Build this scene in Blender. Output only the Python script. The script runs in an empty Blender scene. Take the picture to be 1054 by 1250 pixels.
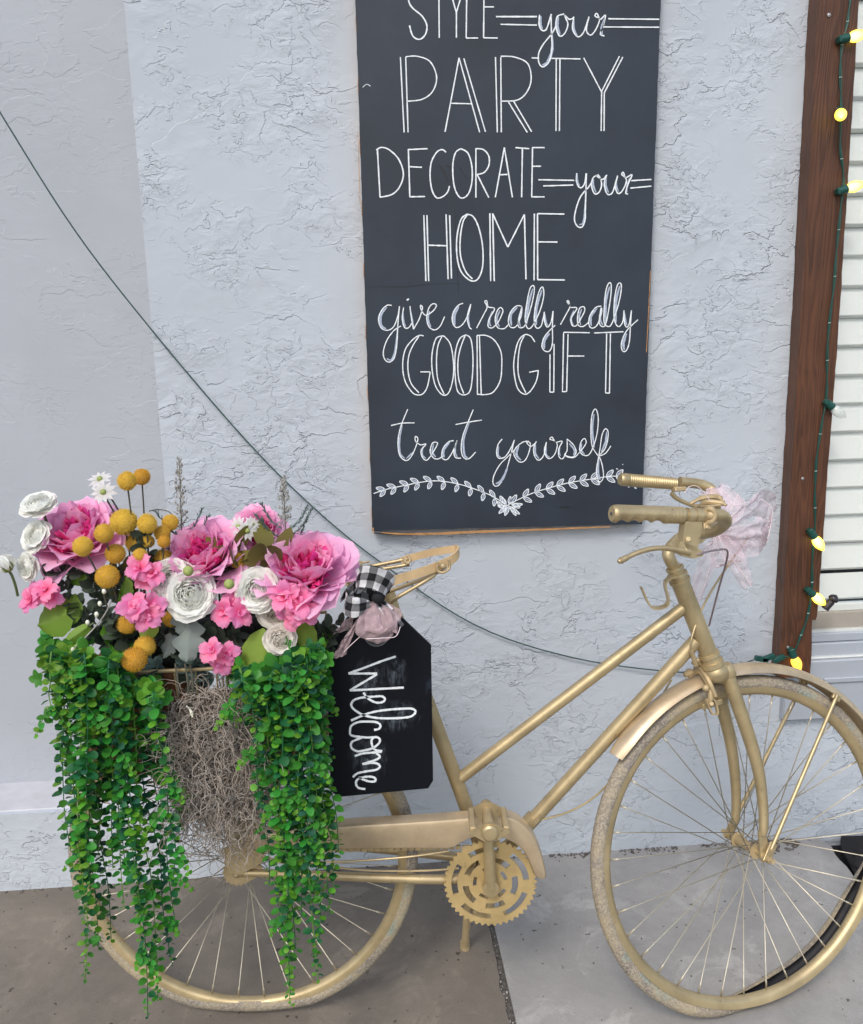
import bpy, math, random
from mathutils import Vector, Matrix, Euler, Quaternion, noise
rnd = random.Random(7)
sc = bpy.context.scene
col = sc.collection
PI = math.pi
# ------------------------------------------------------------------ camera
FPX, PW, PH = 1080.0, 1054.0, 1250.0
CAM = Vector((0, 0, 1.376))
def _basis(p, y, r):
    p, y, r = map(math.radians, (p, y, r))
    F = Vector((math.sin(y)*math.cos(p), math.cos(y)*math.cos(p), -math.sin(p)))
    R0 = Vector((math.cos(y), -math.sin(y), 0)); U0 = R0.cross(F)
    return F, R0*math.cos(r)-U0*math.sin(r), U0*math.cos(r)+R0*math.sin(r)
CF, CR, CU = _basis(12, 4.4, 1.2)
cd = bpy.data.cameras.new('camera'); cam = bpy.data.objects.new('camera', cd); col.objects.link(cam)
cd.sensor_fit = 'HORIZONTAL'; cd.sensor_width = 36; cd.lens = FPX/PW*36
cd.clip_start = 0.05; cd.clip_end = 500
cam.matrix_world = Matrix(((CR.x, CU.x, -CF.x, CAM.x), (CR.y, CU.y, -CF.y, CAM.y), (CR.z, CU.z, -CF.z, CAM.z), (0, 0, 0, 1)))
sc.camera = cam
# ------------------------------------------------------------------ light
SUN_EL, SUN_AZ = math.radians(48), math.radians(205)      # azimuth clockwise from +Y
w = bpy.data.worlds.new('World'); sc.world = w; w.use_nodes = True
nt = w.node_tree; bg = nt.nodes['Background']
sky = nt.nodes.new('ShaderNodeTexSky'); sky.sky_type = 'NISHITA'; sky.sun_disc = False
sky.sun_elevation = SUN_EL; sky.sun_rotation = SUN_AZ
sky.air_density = 1.3; sky.dust_density = 2.8; sky.ozone_density = 1.5
nt.links.new(sky.outputs[0], bg.inputs[0]); bg.inputs[1].default_value = 0.12
sd = bpy.data.lights.new('sun', 'SUN'); sun = bpy.data.objects.new('sun', sd); col.objects.link(sun)
sd.energy = 0.8; sd.angle = math.radians(14); sd.color = (1.0, 0.975, 0.94)
sv = Vector((math.sin(SUN_AZ)*math.cos(SUN_EL), math.cos(SUN_AZ)*math.cos(SUN_EL), math.sin(SUN_EL)))
sun.rotation_euler = (-sv).to_track_quat('-Z', 'Y').to_euler(); sun.location = sv*5
vs = sc.view_settings; vs.view_transform = 'Standard'; vs.look = 'None'; vs.gamma = 1; vs.exposure = 0.76
vs.use_curve_mapping = False
# ------------------------------------------------------------------ unprojection helpers
def ray(x, y): return CF*FPX + CR*(x-PW/2) - CU*(y-PH/2)
def aty(x, y, Y):
    v = ray(x, y); return CAM + v*((Y-CAM.y)/v.y)
def atz(x, y, Z):
    v = ray(x, y); return CAM + v*((Z-CAM.z)/v.z)
def atplane(x, y, O, n, d=0.0):
    v = ray(x, y); return CAM + v*((d-(CAM-O).dot(n))/v.dot(n))
def frame(cx, cy, th, lean):
    h = Vector((math.cos(th), math.sin(th), 0)); nrm = Vector((-math.sin(th), math.cos(th), 0)); Z = Vector((0, 0, 1))
    return Vector((cx, cy, 0)), h, Z*math.cos(lean)+nrm*math.sin(lean), nrm*math.cos(lean)-Z*math.sin(lean)
WALL = 2.065
BO, BH, BU, BA = frame(-.268, 1.586, -.08, .06)      # bicycle frame plane (origin, forward, up, toward wall)
RW_R = .347
FO, FH, FU, FA = frame(.753, 1.4865, .204, .177)     # steered front wheel
FW_R = .343
RWC = BO + BU*RW_R
FWC = FO + FU*FW_R
def bp(x, y, l=0.0): return atplane(x, y, BO, BA, l)
def fp(x, y, l=0.0): return atplane(x, y, FWC, FA, l)
# ------------------------------------------------------------------ mesh helpers
WL = {}
def wloc(p): return WL.get(p.name, Vector((0, 0, 0))) if p else Vector((0, 0, 0))
def tag(o, label=None, cat=None, group=None, kind=None):
    if label: o['label'] = label
    if cat: o['category'] = cat
    if group: o['group'] = group
    if kind: o['kind'] = kind
    return o
def thing(name, loc, label, cat, group=None):
    o = bpy.data.objects.new(name, None); col.objects.link(o); o.location = loc; o.empty_display_size = .05
    WL[o.name] = Vector(loc)
    return tag(o, label, cat, group)
def place(data, name, loc, rot=None, parent=None, scale=None):
    o = bpy.data.objects.new(name, data); col.objects.link(o)
    o.location = Vector(loc) - wloc(parent)
    if rot is not None: o.rotation_euler = rot.to_euler() if hasattr(rot, 'to_euler') else rot
    if scale is not None: o.scale = scale if hasattr(scale, '__len__') else (scale,)*3
    if parent: o.parent = parent
    WL[o.name] = Vector(loc)
    return o
def perp(d):
    a = Vector((0, 0, 1)) if abs(d.z) < .9 else Vector((1, 0, 0))
    n = d.cross(a).normalized(); return n, d.cross(n).normalized()
def smooth_path(pts, n=6, closed=False):
    P = [Vector(p) for p in pts]; out = []; N = len(P)
    if N < 3 and not closed: 
        return P
    rng = range(N) if closed else range(N-1)
    for i in rng:
        if closed: a, b, c, d = P[(i-1) % N], P[i], P[(i+1) % N], P[(i+2) % N]
        else: a, b, c, d = P[max(i-1, 0)], P[i], P[i+1], P[min(i+2, N-1)]
        for k in range(n):
            t = k/n
            out.append(.5*((2*b)+(c-a)*t+(2*a-5*b+4*c-d)*t*t+(3*b-a-3*c+d)*t**3))
    if not closed: out.append(P[-1])
    return out
class MB:
    def __init__(s): s.v = []; s.f = []
    def add(s, v, f):
        b = len(s.v); s.v += [Vector(x) for x in v]; s.f += [[b+i for i in q] for q in f]
    def tube(s, pts, r, seg=10, cap=True, closed=False):
        P = [Vector(p) for p in pts]; N = len(P)
        R = r if hasattr(r, '__len__') else [r]*N
        if len(R) != N: R = [R[0]+(R[-1]-R[0])*i/(N-1) for i in range(N)] if len(R) == 2 else [R[min(int(i*len(R)/N), len(R)-1)] for i in range(N)]
        b = len(s.v); n0 = None
        for i in range(N):
            if closed: d = P[(i+1) % N]-P[i-1]
            else: d = P[min(i+1, N-1)]-P[max(i-1, 0)]
            d = d.normalized() if d.length > 1e-9 else Vector((0, 0, 1))
            if n0 is None: n, _ = perp(d)
            else:
                n = n0-d*n0.dot(d); n = n.normalized() if n.length > 1e-6 else perp(d)[0]
            n0 = n; m = d.cross(n)
            for k in range(seg):
                a = 2*PI*k/seg; s.v.append(P[i]+(n*math.cos(a)+m*math.sin(a))*R[i])
        for i in range(N if closed else N-1):
            for k in range(seg):
                a0 = b+i*seg+k; a1 = b+i*seg+(k+1) % seg; j = (i+1) % N
                s.f.append([a0, a1, b+j*seg+(k+1) % seg, b+j*seg+k])
        if cap and not closed:
            s.f.append([b+k for k in range(seg)][::-1]); s.f.append([b+(N-1)*seg+k for k in range(seg)])
        return s
    def box(s, c, ex, ey, ez, bev=0.0):
        c = Vector(c); ex, ey, ez = Vector(ex), Vector(ey), Vector(ez)   # half vectors
        v = []
        if bev <= 0:
            for i in (-1, 1):
                for j in (-1, 1):
                    for k in (-1, 1): v.append(c+ex*i+ey*j+ez*k)
            s.add(v, [[0, 1, 3, 2], [4, 6, 7, 5], [0, 4, 5, 1], [2, 3, 7, 6], [0, 2, 6, 4], [1, 5, 7, 3]])
        else:
            lx, ly, lz = ex.length, ey.length, ez.length
            bx, by, bz = 1-bev/lx, 1-bev/ly, 1-bev/lz
            idx = {}
            for i in (-1, 1):
                for j in (-1, 1):
                    for k in (-1, 1):
                        for ax, (a, b2, c2) in enumerate(((1, by, bz), (bx, 1, bz), (bx, by, 1))):
                            idx[(i, j, k, ax)] = len(v); v.append(c+ex*i*a+ey*j*b2+ez*k*c2)
            f = []
            for g in (-1, 1):
                f.append([idx[(g, -1, -1, 0)], idx[(g, 1, -1, 0)], idx[(g, 1, 1, 0)], idx[(g, -1, 1, 0)]])
                f.append([idx[(-1, g, -1, 1)], idx[(1, g, -1, 1)], idx[(1, g, 1, 1)], idx[(-1, g, 1, 1)]])
                f.append([idx[(-1, -1, g, 2)], idx[(1, -1, g, 2)], idx[(1, 1, g, 2)], idx[(-1, 1, g, 2)]])
            for i in (-1, 1):
                for j in (-1, 1):
                    f.append([idx[(i, j, -1, 0)], idx[(i, j, 1, 0)], idx[(i, j, 1, 1)], idx[(i, j, -1, 1)]])
                    f.append([idx[(i, -1, j, 0)], idx[(i, 1, j, 0)], idx[(i, 1, j, 2)], idx[(i, -1, j, 2)]])
                    f.append([idx[(-1, i, j, 1)], idx[(1, i, j, 1)], idx[(1, i, j, 2)], idx[(-1, i, j, 2)]])
                    for k in (-1, 1):
                        f.append([idx[(i, j, k, 0)], idx[(i, j, k, 1)], idx[(i, j, k, 2)]])
            s.add(v, f)
        return s
    def sweep(s, pts, frames, prof, closed=False, pclosed=True):
        b = len(s.v); m = len(prof(0)) if callable(prof) else len(prof)
        for i, p in enumerate(pts):
            X, Y = frames[i]; pr = prof if not callable(prof) else prof(i)
            for (a, c) in pr: s.v.append(p+X*a+Y*c)
        N = len(pts)
        for i in range(N if closed else N-1):
            j = (i+1) % N
            for k in range(m if pclosed else m-1):
                l = (k+1) % m; s.f.append([b+i*m+k, b+i*m+l, b+j*m+l, b+j*m+k])
        if not closed and pclosed:
            s.f.append([b+k for k in range(m)][::-1]); s.f.append([b+(N-1)*m+k for k in range(m)])
        return s
    def prism(s, outline, d):
        # outline: list of 3D points; d: extrusion vector
        n = len(outline); v = [Vector(p) for p in outline]+[Vector(p)+Vector(d) for p in outline]
        s.add(v, [list(range(n))[::-1], list(range(n, 2*n))]+[[i, (i+1) % n, n+(i+1) % n, n+i] for i in range(n)])
        return s
    def cyl(s, a, b, r, seg=16): return s.tube([Vector(a), Vector(b)], r, seg)
    def ball(s, c, r, seg=12, rings=8, sc=(1, 1, 1)):
        c = Vector(c); b = len(s.v); v = []
        for i in range(1, rings):
            t = PI*i/rings
            for k in range(seg):
                a = 2*PI*k/seg; v.append(c+Vector((math.sin(t)*math.cos(a)*sc[0], math.sin(t)*math.sin(a)*sc[1], math.cos(t)*sc[2]))*r)
        v += [c+Vector((0, 0, r*sc[2])), c-Vector((0, 0, r*sc[2]))]; f = []
        for i in range(rings-2):
            for k in range(seg): f.append([i*seg+k, (i+1)*seg+k, (i+1)*seg+(k+1) % seg, i*seg+(k+1) % seg])
        T = len(v)-2
        for k in range(seg):
            f.append([T, k, (k+1) % seg]); f.append([T+1, (rings-2)*seg+(k+1) % seg, (rings-2)*seg+k])
        s.add(v, f); return s
    def mesh(s, name, mat, smooth=True, org=None, sharp=None):
        me = bpy.data.meshes.new(name)
        o = org or Vector((0, 0, 0))
        me.from_pydata([tuple(x-o) for x in s.v], [], s.f)
        for m in (mat if isinstance(mat, (list, tuple)) else [mat]): me.materials.append(m)
        if smooth: me.polygons.foreach_set('use_smooth', [True]*len(me.polygons))
        me.update()
        if smooth and sharp: me.set_sharp_from_angle(angle=math.radians(sharp))
        return me
    def build(s, name, mat, parent=None, smooth=True, sharp=40, base=False):
        xs = [v.x for v in s.v]; ys = [v.y for v in s.v]; zs = [v.z for v in s.v]
        c = Vector(((min(xs)+max(xs))/2, (min(ys)+max(ys))/2, min(zs) if base or parent is None else (min(zs)+max(zs))/2))
        me = s.mesh(name, mat, smooth, c, sharp)
        return place(me, name, c, None, parent)
# ------------------------------------------------------------------ material helpers
class NT:
    def __init__(s, name):
        s.m = bpy.data.materials.new(name); s.m.use_nodes = True; s.t = s.m.node_tree; s.b = s.t.nodes['Principled BSDF']; s.out = s.t.nodes['Material Output']
    def n(s, ty, **k):
        nd = s.t.nodes.new(ty)
        for a, b in k.items():
            if a in nd.inputs.keys() if isinstance(a, str) else False: nd.inputs[a].default_value = b
            else: setattr(nd, a, b)
        return nd
    def l(s, a, b): s.t.links.new(a, b)
    def coord(s, kind='Object', scale=(1, 1, 1), loc=(0, 0, 0)):
        t = s.n('ShaderNodeTexCoord'); m = s.n('ShaderNodeMapping'); m.inputs['Scale'].default_value = scale; m.inputs['Location'].default_value = loc
        s.l(t.outputs[kind], m.inputs[0]); return m.outputs[0]
    def noise(s, vec, scale, detail=4, rough=.55, dist=0.0):
        n = s.n('ShaderNodeTexNoise'); n.inputs['Scale'].default_value = scale; n.inputs['Detail'].default_value = detail
        n.inputs['Roughness'].default_value = rough; n.inputs['Distortion'].default_value = dist
        s.l(vec, n.inputs['Vector']); return n.outputs[0]
    def ramp(s, fac, stops, interp='LINEAR'):
        r = s.n('ShaderNodeValToRGB'); r.color_ramp.interpolation = interp; e = r.color_ramp.elements
        for i, (p, c) in enumerate(stops):
            c = c if hasattr(c, '__len__') else (c, c, c)
            x = e[i] if i < 2 else e.new(p)
            x.position = p; x.color = (*c[:3], 1)
        s.l(fac, r.inputs[0]); return r.outputs[0]
    def math(s, op, a, b=None, clamp=False):
        m = s.n('ShaderNodeMath', operation=op); m.use_clamp = clamp
        for i, x in enumerate((a, b)):
            if x is None: continue
            if isinstance(x, (int, float)): m.inputs[i].default_value = x
            else: s.l(x, m.inputs[i])
        return m.outputs[0]
    def mix(s, fac, a, b, mode='MIX'):
        m = s.n('ShaderNodeMix', data_type='RGBA', blend_type=mode)
        for i, x in ((0, fac), (6, a), (7, b)):
            if isinstance(x, (int, float)): m.inputs[i].default_value = x
            elif isinstance(x, tuple): m.inputs[i].default_value = (*x[:3], 1)
            else: s.l(x, m.inputs[i])
        return m.outputs[2]
    def bump(s, h, strength=.3, dist=.001, prev=None):
        b = s.n('ShaderNodeBump'); b.inputs['Strength'].default_value = strength; b.inputs['Distance'].default_value = dist
        s.l(h, b.inputs['Height'])
        if prev is not None: s.l(prev, b.inputs['Normal'])
        s.l(b.outputs[0], s.b.inputs['Normal']); return b.outputs[0]
    def set(s, **k):
        for a, v in k.items():
            a = {'base': 'Base Color', 'rough': 'Roughness', 'metal': 'Metallic', 'spec': 'Specular IOR Level', 'trans': 'Transmission Weight', 'alpha': 'Alpha', 'coat': 'Coat Weight', 'ecol': 'Emission Color', 'estr': 'Emission Strength', 'ior': 'IOR', 'sheen': 'Sheen Weight'}[a]
            if isinstance(v, (int, float)): s.b.inputs[a].default_value = v
            elif isinstance(v, tuple): s.b.inputs[a].default_value = (*v[:3], 1)
            else: s.l(v, s.b.inputs[a])
        return s
def plain(name, c, rough=.6, metal=0.0, var=.12, scale=30, bump=0, spec=.5, bscale=200):
    t = NT(name); v = t.coord()
    n = t.noise(v, scale, 5)
    t.set(base=t.mix(t.ramp(n, [(.3, 0.0), (.7, 1.0)]), tuple(x*(1-var) for x in c), tuple(min(1, x*(1+var)) for x in c)), rough=rough, metal=metal, spec=spec)
    if bump: t.bump(t.noise(v, bscale, 3), bump, .001)
    return t.m
def thin(name, c1, c2, transl=.3, rough=.5, gen=True, rvar=.12, axis=2, stops=(0, 1), spec=.3, vein=0):
    """petal / leaf: gradient along the blade, a little per-object variation, translucent"""
    t = NT(name)
    tc = t.n('ShaderNodeTexCoord'); sx = t.n('ShaderNodeSeparateXYZ'); t.l(tc.outputs['Generated'], sx.inputs[0])
    g = t.ramp(sx.outputs[axis], [(stops[0], c1), (stops[1], c2)])
    oi = t.n('ShaderNodeObjectInfo')
    hs = t.n('ShaderNodeHueSaturation'); t.l(g, hs.inputs['Color'])
    t.l(t.math('ADD', t.math('MULTIPLY', oi.outputs['Random'], 2*rvar), 1-rvar), hs.inputs['Value'])
    t.l(t.math('ADD', t.math('MULTIPLY', oi.outputs['Random'], .03), .485), hs.inputs['Hue'])
    nz = t.noise(tc.outputs['Object'], 260, 3)
    c = t.mix(t.math('MULTIPLY', nz, .25), hs.outputs[0], (0, 0, 0), 'MIX') if False else hs.outputs[0]
    t.set(base=c, rough=rough, spec=spec)
    tr = t.n('ShaderNodeBsdfTranslucent'); t.l(c, tr.inputs[0])
    mx = t.n('ShaderNodeMixShader'); mx.inputs[0].default_value = transl
    t.l(t.b.outputs[0], mx.inputs[1]); t.l(tr.outputs[0], mx.inputs[2]); t.l(mx.outputs[0], t.out.inputs[0])
    t.bump(t.noise(tc.outputs['Object'], 180, 3), .25, .001)
    return t.m
def gold_mat(name, c=(.49, .385, .215), metal=.58, rough=.42, dirt=.6):
    t = NT(name); v = t.coord()
    n = t.noise(v, 14, 6, .6); n2 = t.noise(v, 120, 4, .6)
    c1 = t.mix(t.ramp(n, [(.35, 0.), (.7, 1.)]), tuple(x*.86 for x in c), tuple(min(1, x*1.20+.01) for x in c))
    spk = t.ramp(t.noise(v, 75, 6, .7), [(.63, 0.), (.69, 1.)])
    c2 = t.mix(t.math('MULTIPLY', spk, dirt), c1, (.09, .06, .04))
    t.set(base=c2, metal=metal, rough=t.ramp(n2, [(.2, rough-.08), (.8, rough+.12)]))
    t.bump(n2, .12, .0015); return t.m
# ------------------------------------------------------------------ materials of the setting
def stucco(name, c, strength=1.0, smoothness=0.0):
    t = NT(name); v = t.coord('Object', (1, 1, 1.7)); vf = t.coord('Object')
    n1 = t.noise(v, 7.5, 6, .54, .3); n2 = t.noise(t.coord('Object', (1, 1, 1.4), (5, 0, 3)), 19, 5, .55, .3)
    m1 = t.ramp(t.noise(vf, 5, 3), [(.43, 0.), (.62, 1.)]); m2 = t.ramp(t.noise(t.coord('Object', (1, 1, 1), (2, 7, 1)), 6, 3, .5), [(.43, 0.), (.60, 1.)])
    saw = [(0., 0.), (.93, 1.), (.99, 0.)]
    h1 = t.math('MULTIPLY', t.ramp(t.math('FRACT', t.math('MULTIPLY', n1, 4.0)), saw), m1)
    h2 = t.math('MULTIPLY', t.math('MULTIPLY', t.ramp(t.math('FRACT', t.math('MULTIPLY', n2, 4.0)), saw), m2), .65)
    fine = t.noise(vf, 240, 2, .6); med = t.noise(vf, 36, 4, .55)
    h = t.math('ADD', t.math('ADD', h1, h2), t.math('ADD', t.math('MULTIPLY', fine, .03), t.math('MULTIPLY', med, .12)))
    dirt = t.ramp(t.noise(vf, 2.3, 6, .6), [(.35, 1.), (.8, .88)])
    t.set(base=t.mix(1.0, c, dirt, 'MULTIPLY'), rough=.78, spec=.25)
    t.bump(h, 1.0, .0027*strength); return t.m
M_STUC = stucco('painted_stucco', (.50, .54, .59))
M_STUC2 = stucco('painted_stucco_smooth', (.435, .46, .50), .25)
M_TRIM = plain('painted_sill_trim', (.38, .41, .455), .5, var=.05, scale=6, bump=.15)
def concrete(name, c, c2):
    t = NT(name); v = t.coord()
    a = t.noise(v, 2.6, 9, .66, .5); b = t.noise(v, 22, 7, .7); g = t.noise(v, 300, 3); e = t.noise(t.coord('Object', (1, 1, 1), (4, 2, 0)), 7, 6, .7, .8)
    base = t.mix(t.ramp(a, [(.36, 0.), (.62, 1.)]), c, c2)
    base = t.mix(t.math('MULTIPLY', t.ramp(b, [(.42, 0.), (.72, 1.)]), .45), base, tuple(x*.62 for x in c))
    base = t.mix(t.math('MULTIPLY', t.ramp(e, [(.54, 0.), (.66, 1.)]), .38), base, tuple(min(1, x*1.55) for x in c))
    base = t.mix(t.math('MULTIPLY', t.ramp(g, [(.58, 0.), (.66, 1.)]), .35), base, tuple(x*.5 for x in c))
    sp = t.ramp(t.noise(v, 55, 3, .5), [(.70, 0.), (.73, 1.)])
    base = t.mix(t.math('MULTIPLY', sp, .8), base, (.035, .03, .025))
    t.set(base=base, rough=t.ramp(a, [(.3, .6), (.7, .85)]), spec=.3)
    t.bump(t.math('ADD', t.math('MULTIPLY', b, .8), t.math('MULTIPLY', g, .5)), .55, .0025); return t.m
M_CONL = concrete('stained_concrete', (.215, .185, .15), (.15, .13, .108))
M_CONR = concrete('pale_concrete', (.37, .355, .335), (.295, .285, .27))
M_JOINT = plain('joint_dirt', (.05, .042, .035), .95, var=.5, scale=60, bump=.6)
M_GRAVEL = plain('gravel', (.10, .085, .075), .9, var=.6, scale=90)
M_BLACK = plain('black_fabric', (.006, .005, .006), .8, var=.3, bump=.4, bscale=60)
# wood
def wood(name, c, c2, along=(22, 22, 1.1)):
    t = NT(name); v = t.coord('Object', along)
    sc3 = [x/22 for x in along] if along[2] < 5 else [.3, .3, 1]
    rn = t.noise(t.coord('Object', (sc3[0]*7, sc3[1]*7, sc3[2]*14)), 1.3, 3, .5, .4)
    ringv = t.ramp(t.math('FRACT', t.math('MULTIPLY', rn, 26)), [(0., 0.), (.75, 1.), (1., 0.)])
    class _R: outputs = (None, ringv)
    r = _R
    n = t.noise(t.coord('Object', (90, 90, 3)), 2.2, 6, .7); blot = t.noise(t.coord(), 5, 4)
    base = t.mix(t.math('MULTIPLY', r.outputs[1], .75), c, c2)
    base = t.mix(t.ramp(n, [(.5, 0.), (.72, .7)]), base, tuple(x*.45 for x in c2))
    base = t.mix(t.math('MULTIPLY', t.ramp(blot, [(.4, 0.), (.7, 1.)]), .35), base, tuple(min(1, x*1.9) for x in c))
    worn = t.ramp(t.noise(t.coord('Object', (120, 120, 6)), 3, 4, .7), [(.70, 0.), (.76, 1.)])
    base = t.mix(t.math('MULTIPLY', worn, .55), base, (.42, .27, .19))
    t.set(base=base, rough=.5, spec=.4)
    t.bump(t.math('ADD', n, t.math('MULTIPLY', r.outputs[1], .4)), .5, .0018); return t.m
M_WOOD = wood('stained_board', (.105, .042, .020), (.036, .016, .011))
# ------------------------------------------------------------------ ground
G = MB(); xj = atz(614, 1190, 0).x
def grid_box(mb, x0, x1, y0, y1, z0, z1): mb.box(((x0+x1)/2, (y0+y1)/2, (z0+z1)/2), ((x1-x0)/2, 0, 0), (0, (y1-y0)/2, 0), (0, 0, (z1-z0)/2))
GND = MB(); grid_box(GND, -30, 30, -30, 30, -.16, -.06)
tag(GND.build('ground', M_JOINT, base=True), kind='structure')
# chipped joint edges: outline with jitter
def slab(name, mat, x0, x1, y0, y1, jag=None, kr=None):
    out = []
    if jag == 'right':
        out += [(x0, y0), (x1, y0)]; n = 70
        for i in range(1, n): 
            y = y0+(y1-y0)*(i/n)**.35; out.append((x1-abs(noise.noise(Vector((y*14, 3, 0))))*.034*(1.7 if y > 1.0 and y < 1.45 else .5), y))
        out += [(x1, y1), (x0, y1)]
    elif kr:
        out += [(x0, y0), (x1, y0)] + kr + [(x0, y1)]
        
    else: out = [(x0, y0), (x1, y0), (x1, y1), (x0, y1)]
    m = MB(); m.prism([(a, b, -.12) for a, b in out], (0, 0, .12)); return tag(m.build(name, mat, sharp=20, base=True), kind='structure')
slab('concrete_slab', M_CONL, -6, xj-.006, .15, WALL, 'right')
ke = [atz(*p, 0) for p in [(1120, 1190), (1075, 1120), (1054, 1084), (1044, 1070), (1034, 1058), (1026, 1050), (1021, 1043), (1016, 1034), (1008, 1028)]]
kr = [(p.x+rnd.uniform(-.003, .003), p.y) for p in ke]
kr = [(6, .15), (6, kr[0][1]-.5)] + [(kr[0][0]+.3, kr[0][1]-.3)] + kr + [(kr[-1][0]-.012, WALL)]
slab('concrete_slab', M_CONR, xj+.006, 6, .15, WALL, None, kr[1:])
pit = MB(); grid_box(pit, 1.0, 4, .9, WALL, -.06, -.03)
for i in range(40): pit.ball((rnd.uniform(1.05, 1.6), rnd.uniform(1.5, 2.03), -.03), rnd.uniform(.01, .03), 7, 5, (1, 1, .5))
tag(pit.build('dark_soil_bed', M_BLACK), kind='structure')
jf = MB(); grid_box(jf, xj-.06, xj+.0055, .2, WALL-.001, -.05, -.006); tag(jf.build('joint_filling', plain('joint_filler', (.10, .09, .08), .95, var=.6, scale=130, bump=.9, bscale=120), base=True), kind='structure')
M_CHIP = plain('concrete_chips', (.30, .28, .26), .9, var=.5, scale=70)
gr2 = MB(); asp = MB(); grid_box(asp, -30, 30, -30, .145, -.06, -.02); tag(asp.build('added_asphalt', plain('added_asphalt', (.05, .05, .052), .9, var=.3, scale=80, bump=.5), base=True), kind='structure')  # unseen dark ground added in front to cut light bounced onto the wall
gr = MB()
def pebble(mb, x, y, r, z=0):
    mb.ball((x, y, z+r*.3), r, 6, 4, (rnd.uniform(.7, 1.4), rnd.uniform(.7, 1.4), rnd.uniform(.4, .9)))
for i in range(520):                                     # crumbs along the foot of the wall
    x = rnd.uniform(.45, 1.12)
    if noise.noise(Vector((x*14, 2, 0))) > -.05: pebble(gr, x, WALL-abs(rnd.gauss(0, .009))-.001, rnd.uniform(.0007, .0028))
for i in range(90): pebble(gr, rnd.uniform(-1.1, .4), WALL-abs(rnd.gauss(0, .006))-.002, rnd.uniform(.001, .003))
for i in range(150): pebble(gr, rnd.uniform(.95, 1.12), WALL-abs(rnd.gauss(0, .02))-.002, rnd.uniform(.002, .006))
for i in range(0):                                     # rubble in the joint
    y = rnd.uniform(1.0, 1.55); pebble(gr, xj+rnd.gauss(-.008, .011), y, rnd.uniform(.0015, .0065), -.005)
for i in range(260): pebble(gr, rnd.uniform(-1, 1.4), rnd.uniform(.95, 2.0), rnd.uniform(.0008, .0024))
for i in range(420):                                     # rubble in the joint
    y = 1.15+abs(rnd.gauss(0, .16)); pebble(gr2, xj+rnd.gauss(-.010, .009), y, rnd.uniform(.0012, .005), -.005)
for i in range(140): pebble(gr2, xj+rnd.gauss(-.004, .005), rnd.uniform(.9, 1.9), rnd.uniform(.0008, .0025), -.005)
tag(gr2.build('concrete_chips', M_CHIP, sharp=None), 'broken pale concrete chips along the chipped joint between the two slabs', 'concrete chips', kind='stuff')
tag(gr.build('gravel_debris', M_GRAVEL, sharp=None), 'small dark crumbs of dirt and gravel scattered along the wall foot and slab joint', 'gravel', kind='stuff')
bs = MB(); bs.prism([atz(x, y, 0)+Vector((rnd.uniform(-.002, .002), rnd.uniform(-.002, .002), .001)) for x, y in [(1026, 1024), (1028, 1030), (1026, 1027), (1027, 1036), (1034, 1050), (1043, 1066), (1053, 1084), (1075, 1115), (1180, 1140), (1230, 1020)]], (0, 0, .008))
for i in range(16):
    q = atz(rnd.uniform(1048, 1110), rnd.uniform(1034, 1062), 0); bs.ball(q+Vector((0, 0, .012)), rnd.uniform(.012, .02), 8, 6, (1.5, 1, .8))
tag(bs.build('black_sheet', M_BLACK, base=True), 'crumpled black sheet on the concrete by the wall at the right picture edge', 'sheet')
# ------------------------------------------------------------------ walls
xc = aty(175, 280, WALL).x; zs = aty(50, 992, WALL).z; yb = atz(50, 955, zs).y
xw = aty(1003, 500, WALL).x                              # wall ends behind the board
zsill = aty(1020, 803, WALL).z
TOP = 2.75
def wallbox(name, mat, x0, x1, y0, y1, z0, z1, bev=.004):
    m = MB(); m.box(((x0+x1)/2, (y0+y1)/2, (z0+z1)/2), ((x1-x0)/2, 0, 0), (0, (y1-y0)/2, 0), (0, 0, (z1-z0)/2), bev)
    return tag(m.build(name, mat, base=True, sharp=20), kind='structure')
wm = MB(); wm.prism([Vector((x, WALL, z)) for x, z in [(-4, -.1), (3.2, -.1), (3.2, zsill-.05), (xw, zsill-.05), (xw, TOP), (xc, TOP), (xc, zs), (-4, zs)]], (0, .3, 0))
tag(wm.build('stucco_wall', M_STUC, base=True, smooth=False), kind='structure')
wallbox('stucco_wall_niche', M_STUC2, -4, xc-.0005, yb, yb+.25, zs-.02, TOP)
wallbox('niche_sill', plain('niche_sill_paint', (.50, .50, .53), .8, var=.08, scale=20, bump=.3), -4, xc-.001, WALL+.012, yb+.01, zs-.02, zs+.003)
# ------------------------------------------------------------------ wooden board beside the window
YB = WALL-.045
L_ = [(1003, -60), (999, 0), (988, 200), (976, 420), (965, 600), (953, 790), (951, 828)]
R_ = [(1053, -60), (1049, 0), (1037, 200), (1023, 420), (1009, 600), (1003, 690), (998, 752), (996, 757), (992, 757), (991, 800), (989, 826)]
def refine(pts, step=14):
    o = []
    for a, b in zip(pts[:-1], pts[1:]):
        n = max(1, int(math.hypot(a[0]-b[0], a[1]-b[1])/step))
        for k in range(n): o.append((a[0]+(b[0]-a[0])*k/n+rnd.uniform(-.5, .5), a[1]+(b[1]-a[1])*k/n))
    return o+[pts[-1]]
poly = [aty(x, y, YB) for x, y in refine(L_)] + [aty(x, y, YB) for x, y in refine(R_)[::-1]]
pb = MB(); pb.prism(poly, (0, .043, 0))
post = pb.build('wooden_board', M_WOOD, sharp=30, base=True)
tag(post, 'tall dark red-brown stained wooden board fixed upright between stucco wall and window', 'wooden board')
M_SCREW = plain('screw_metal', (.45, .42, .4), .4, .7)
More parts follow.
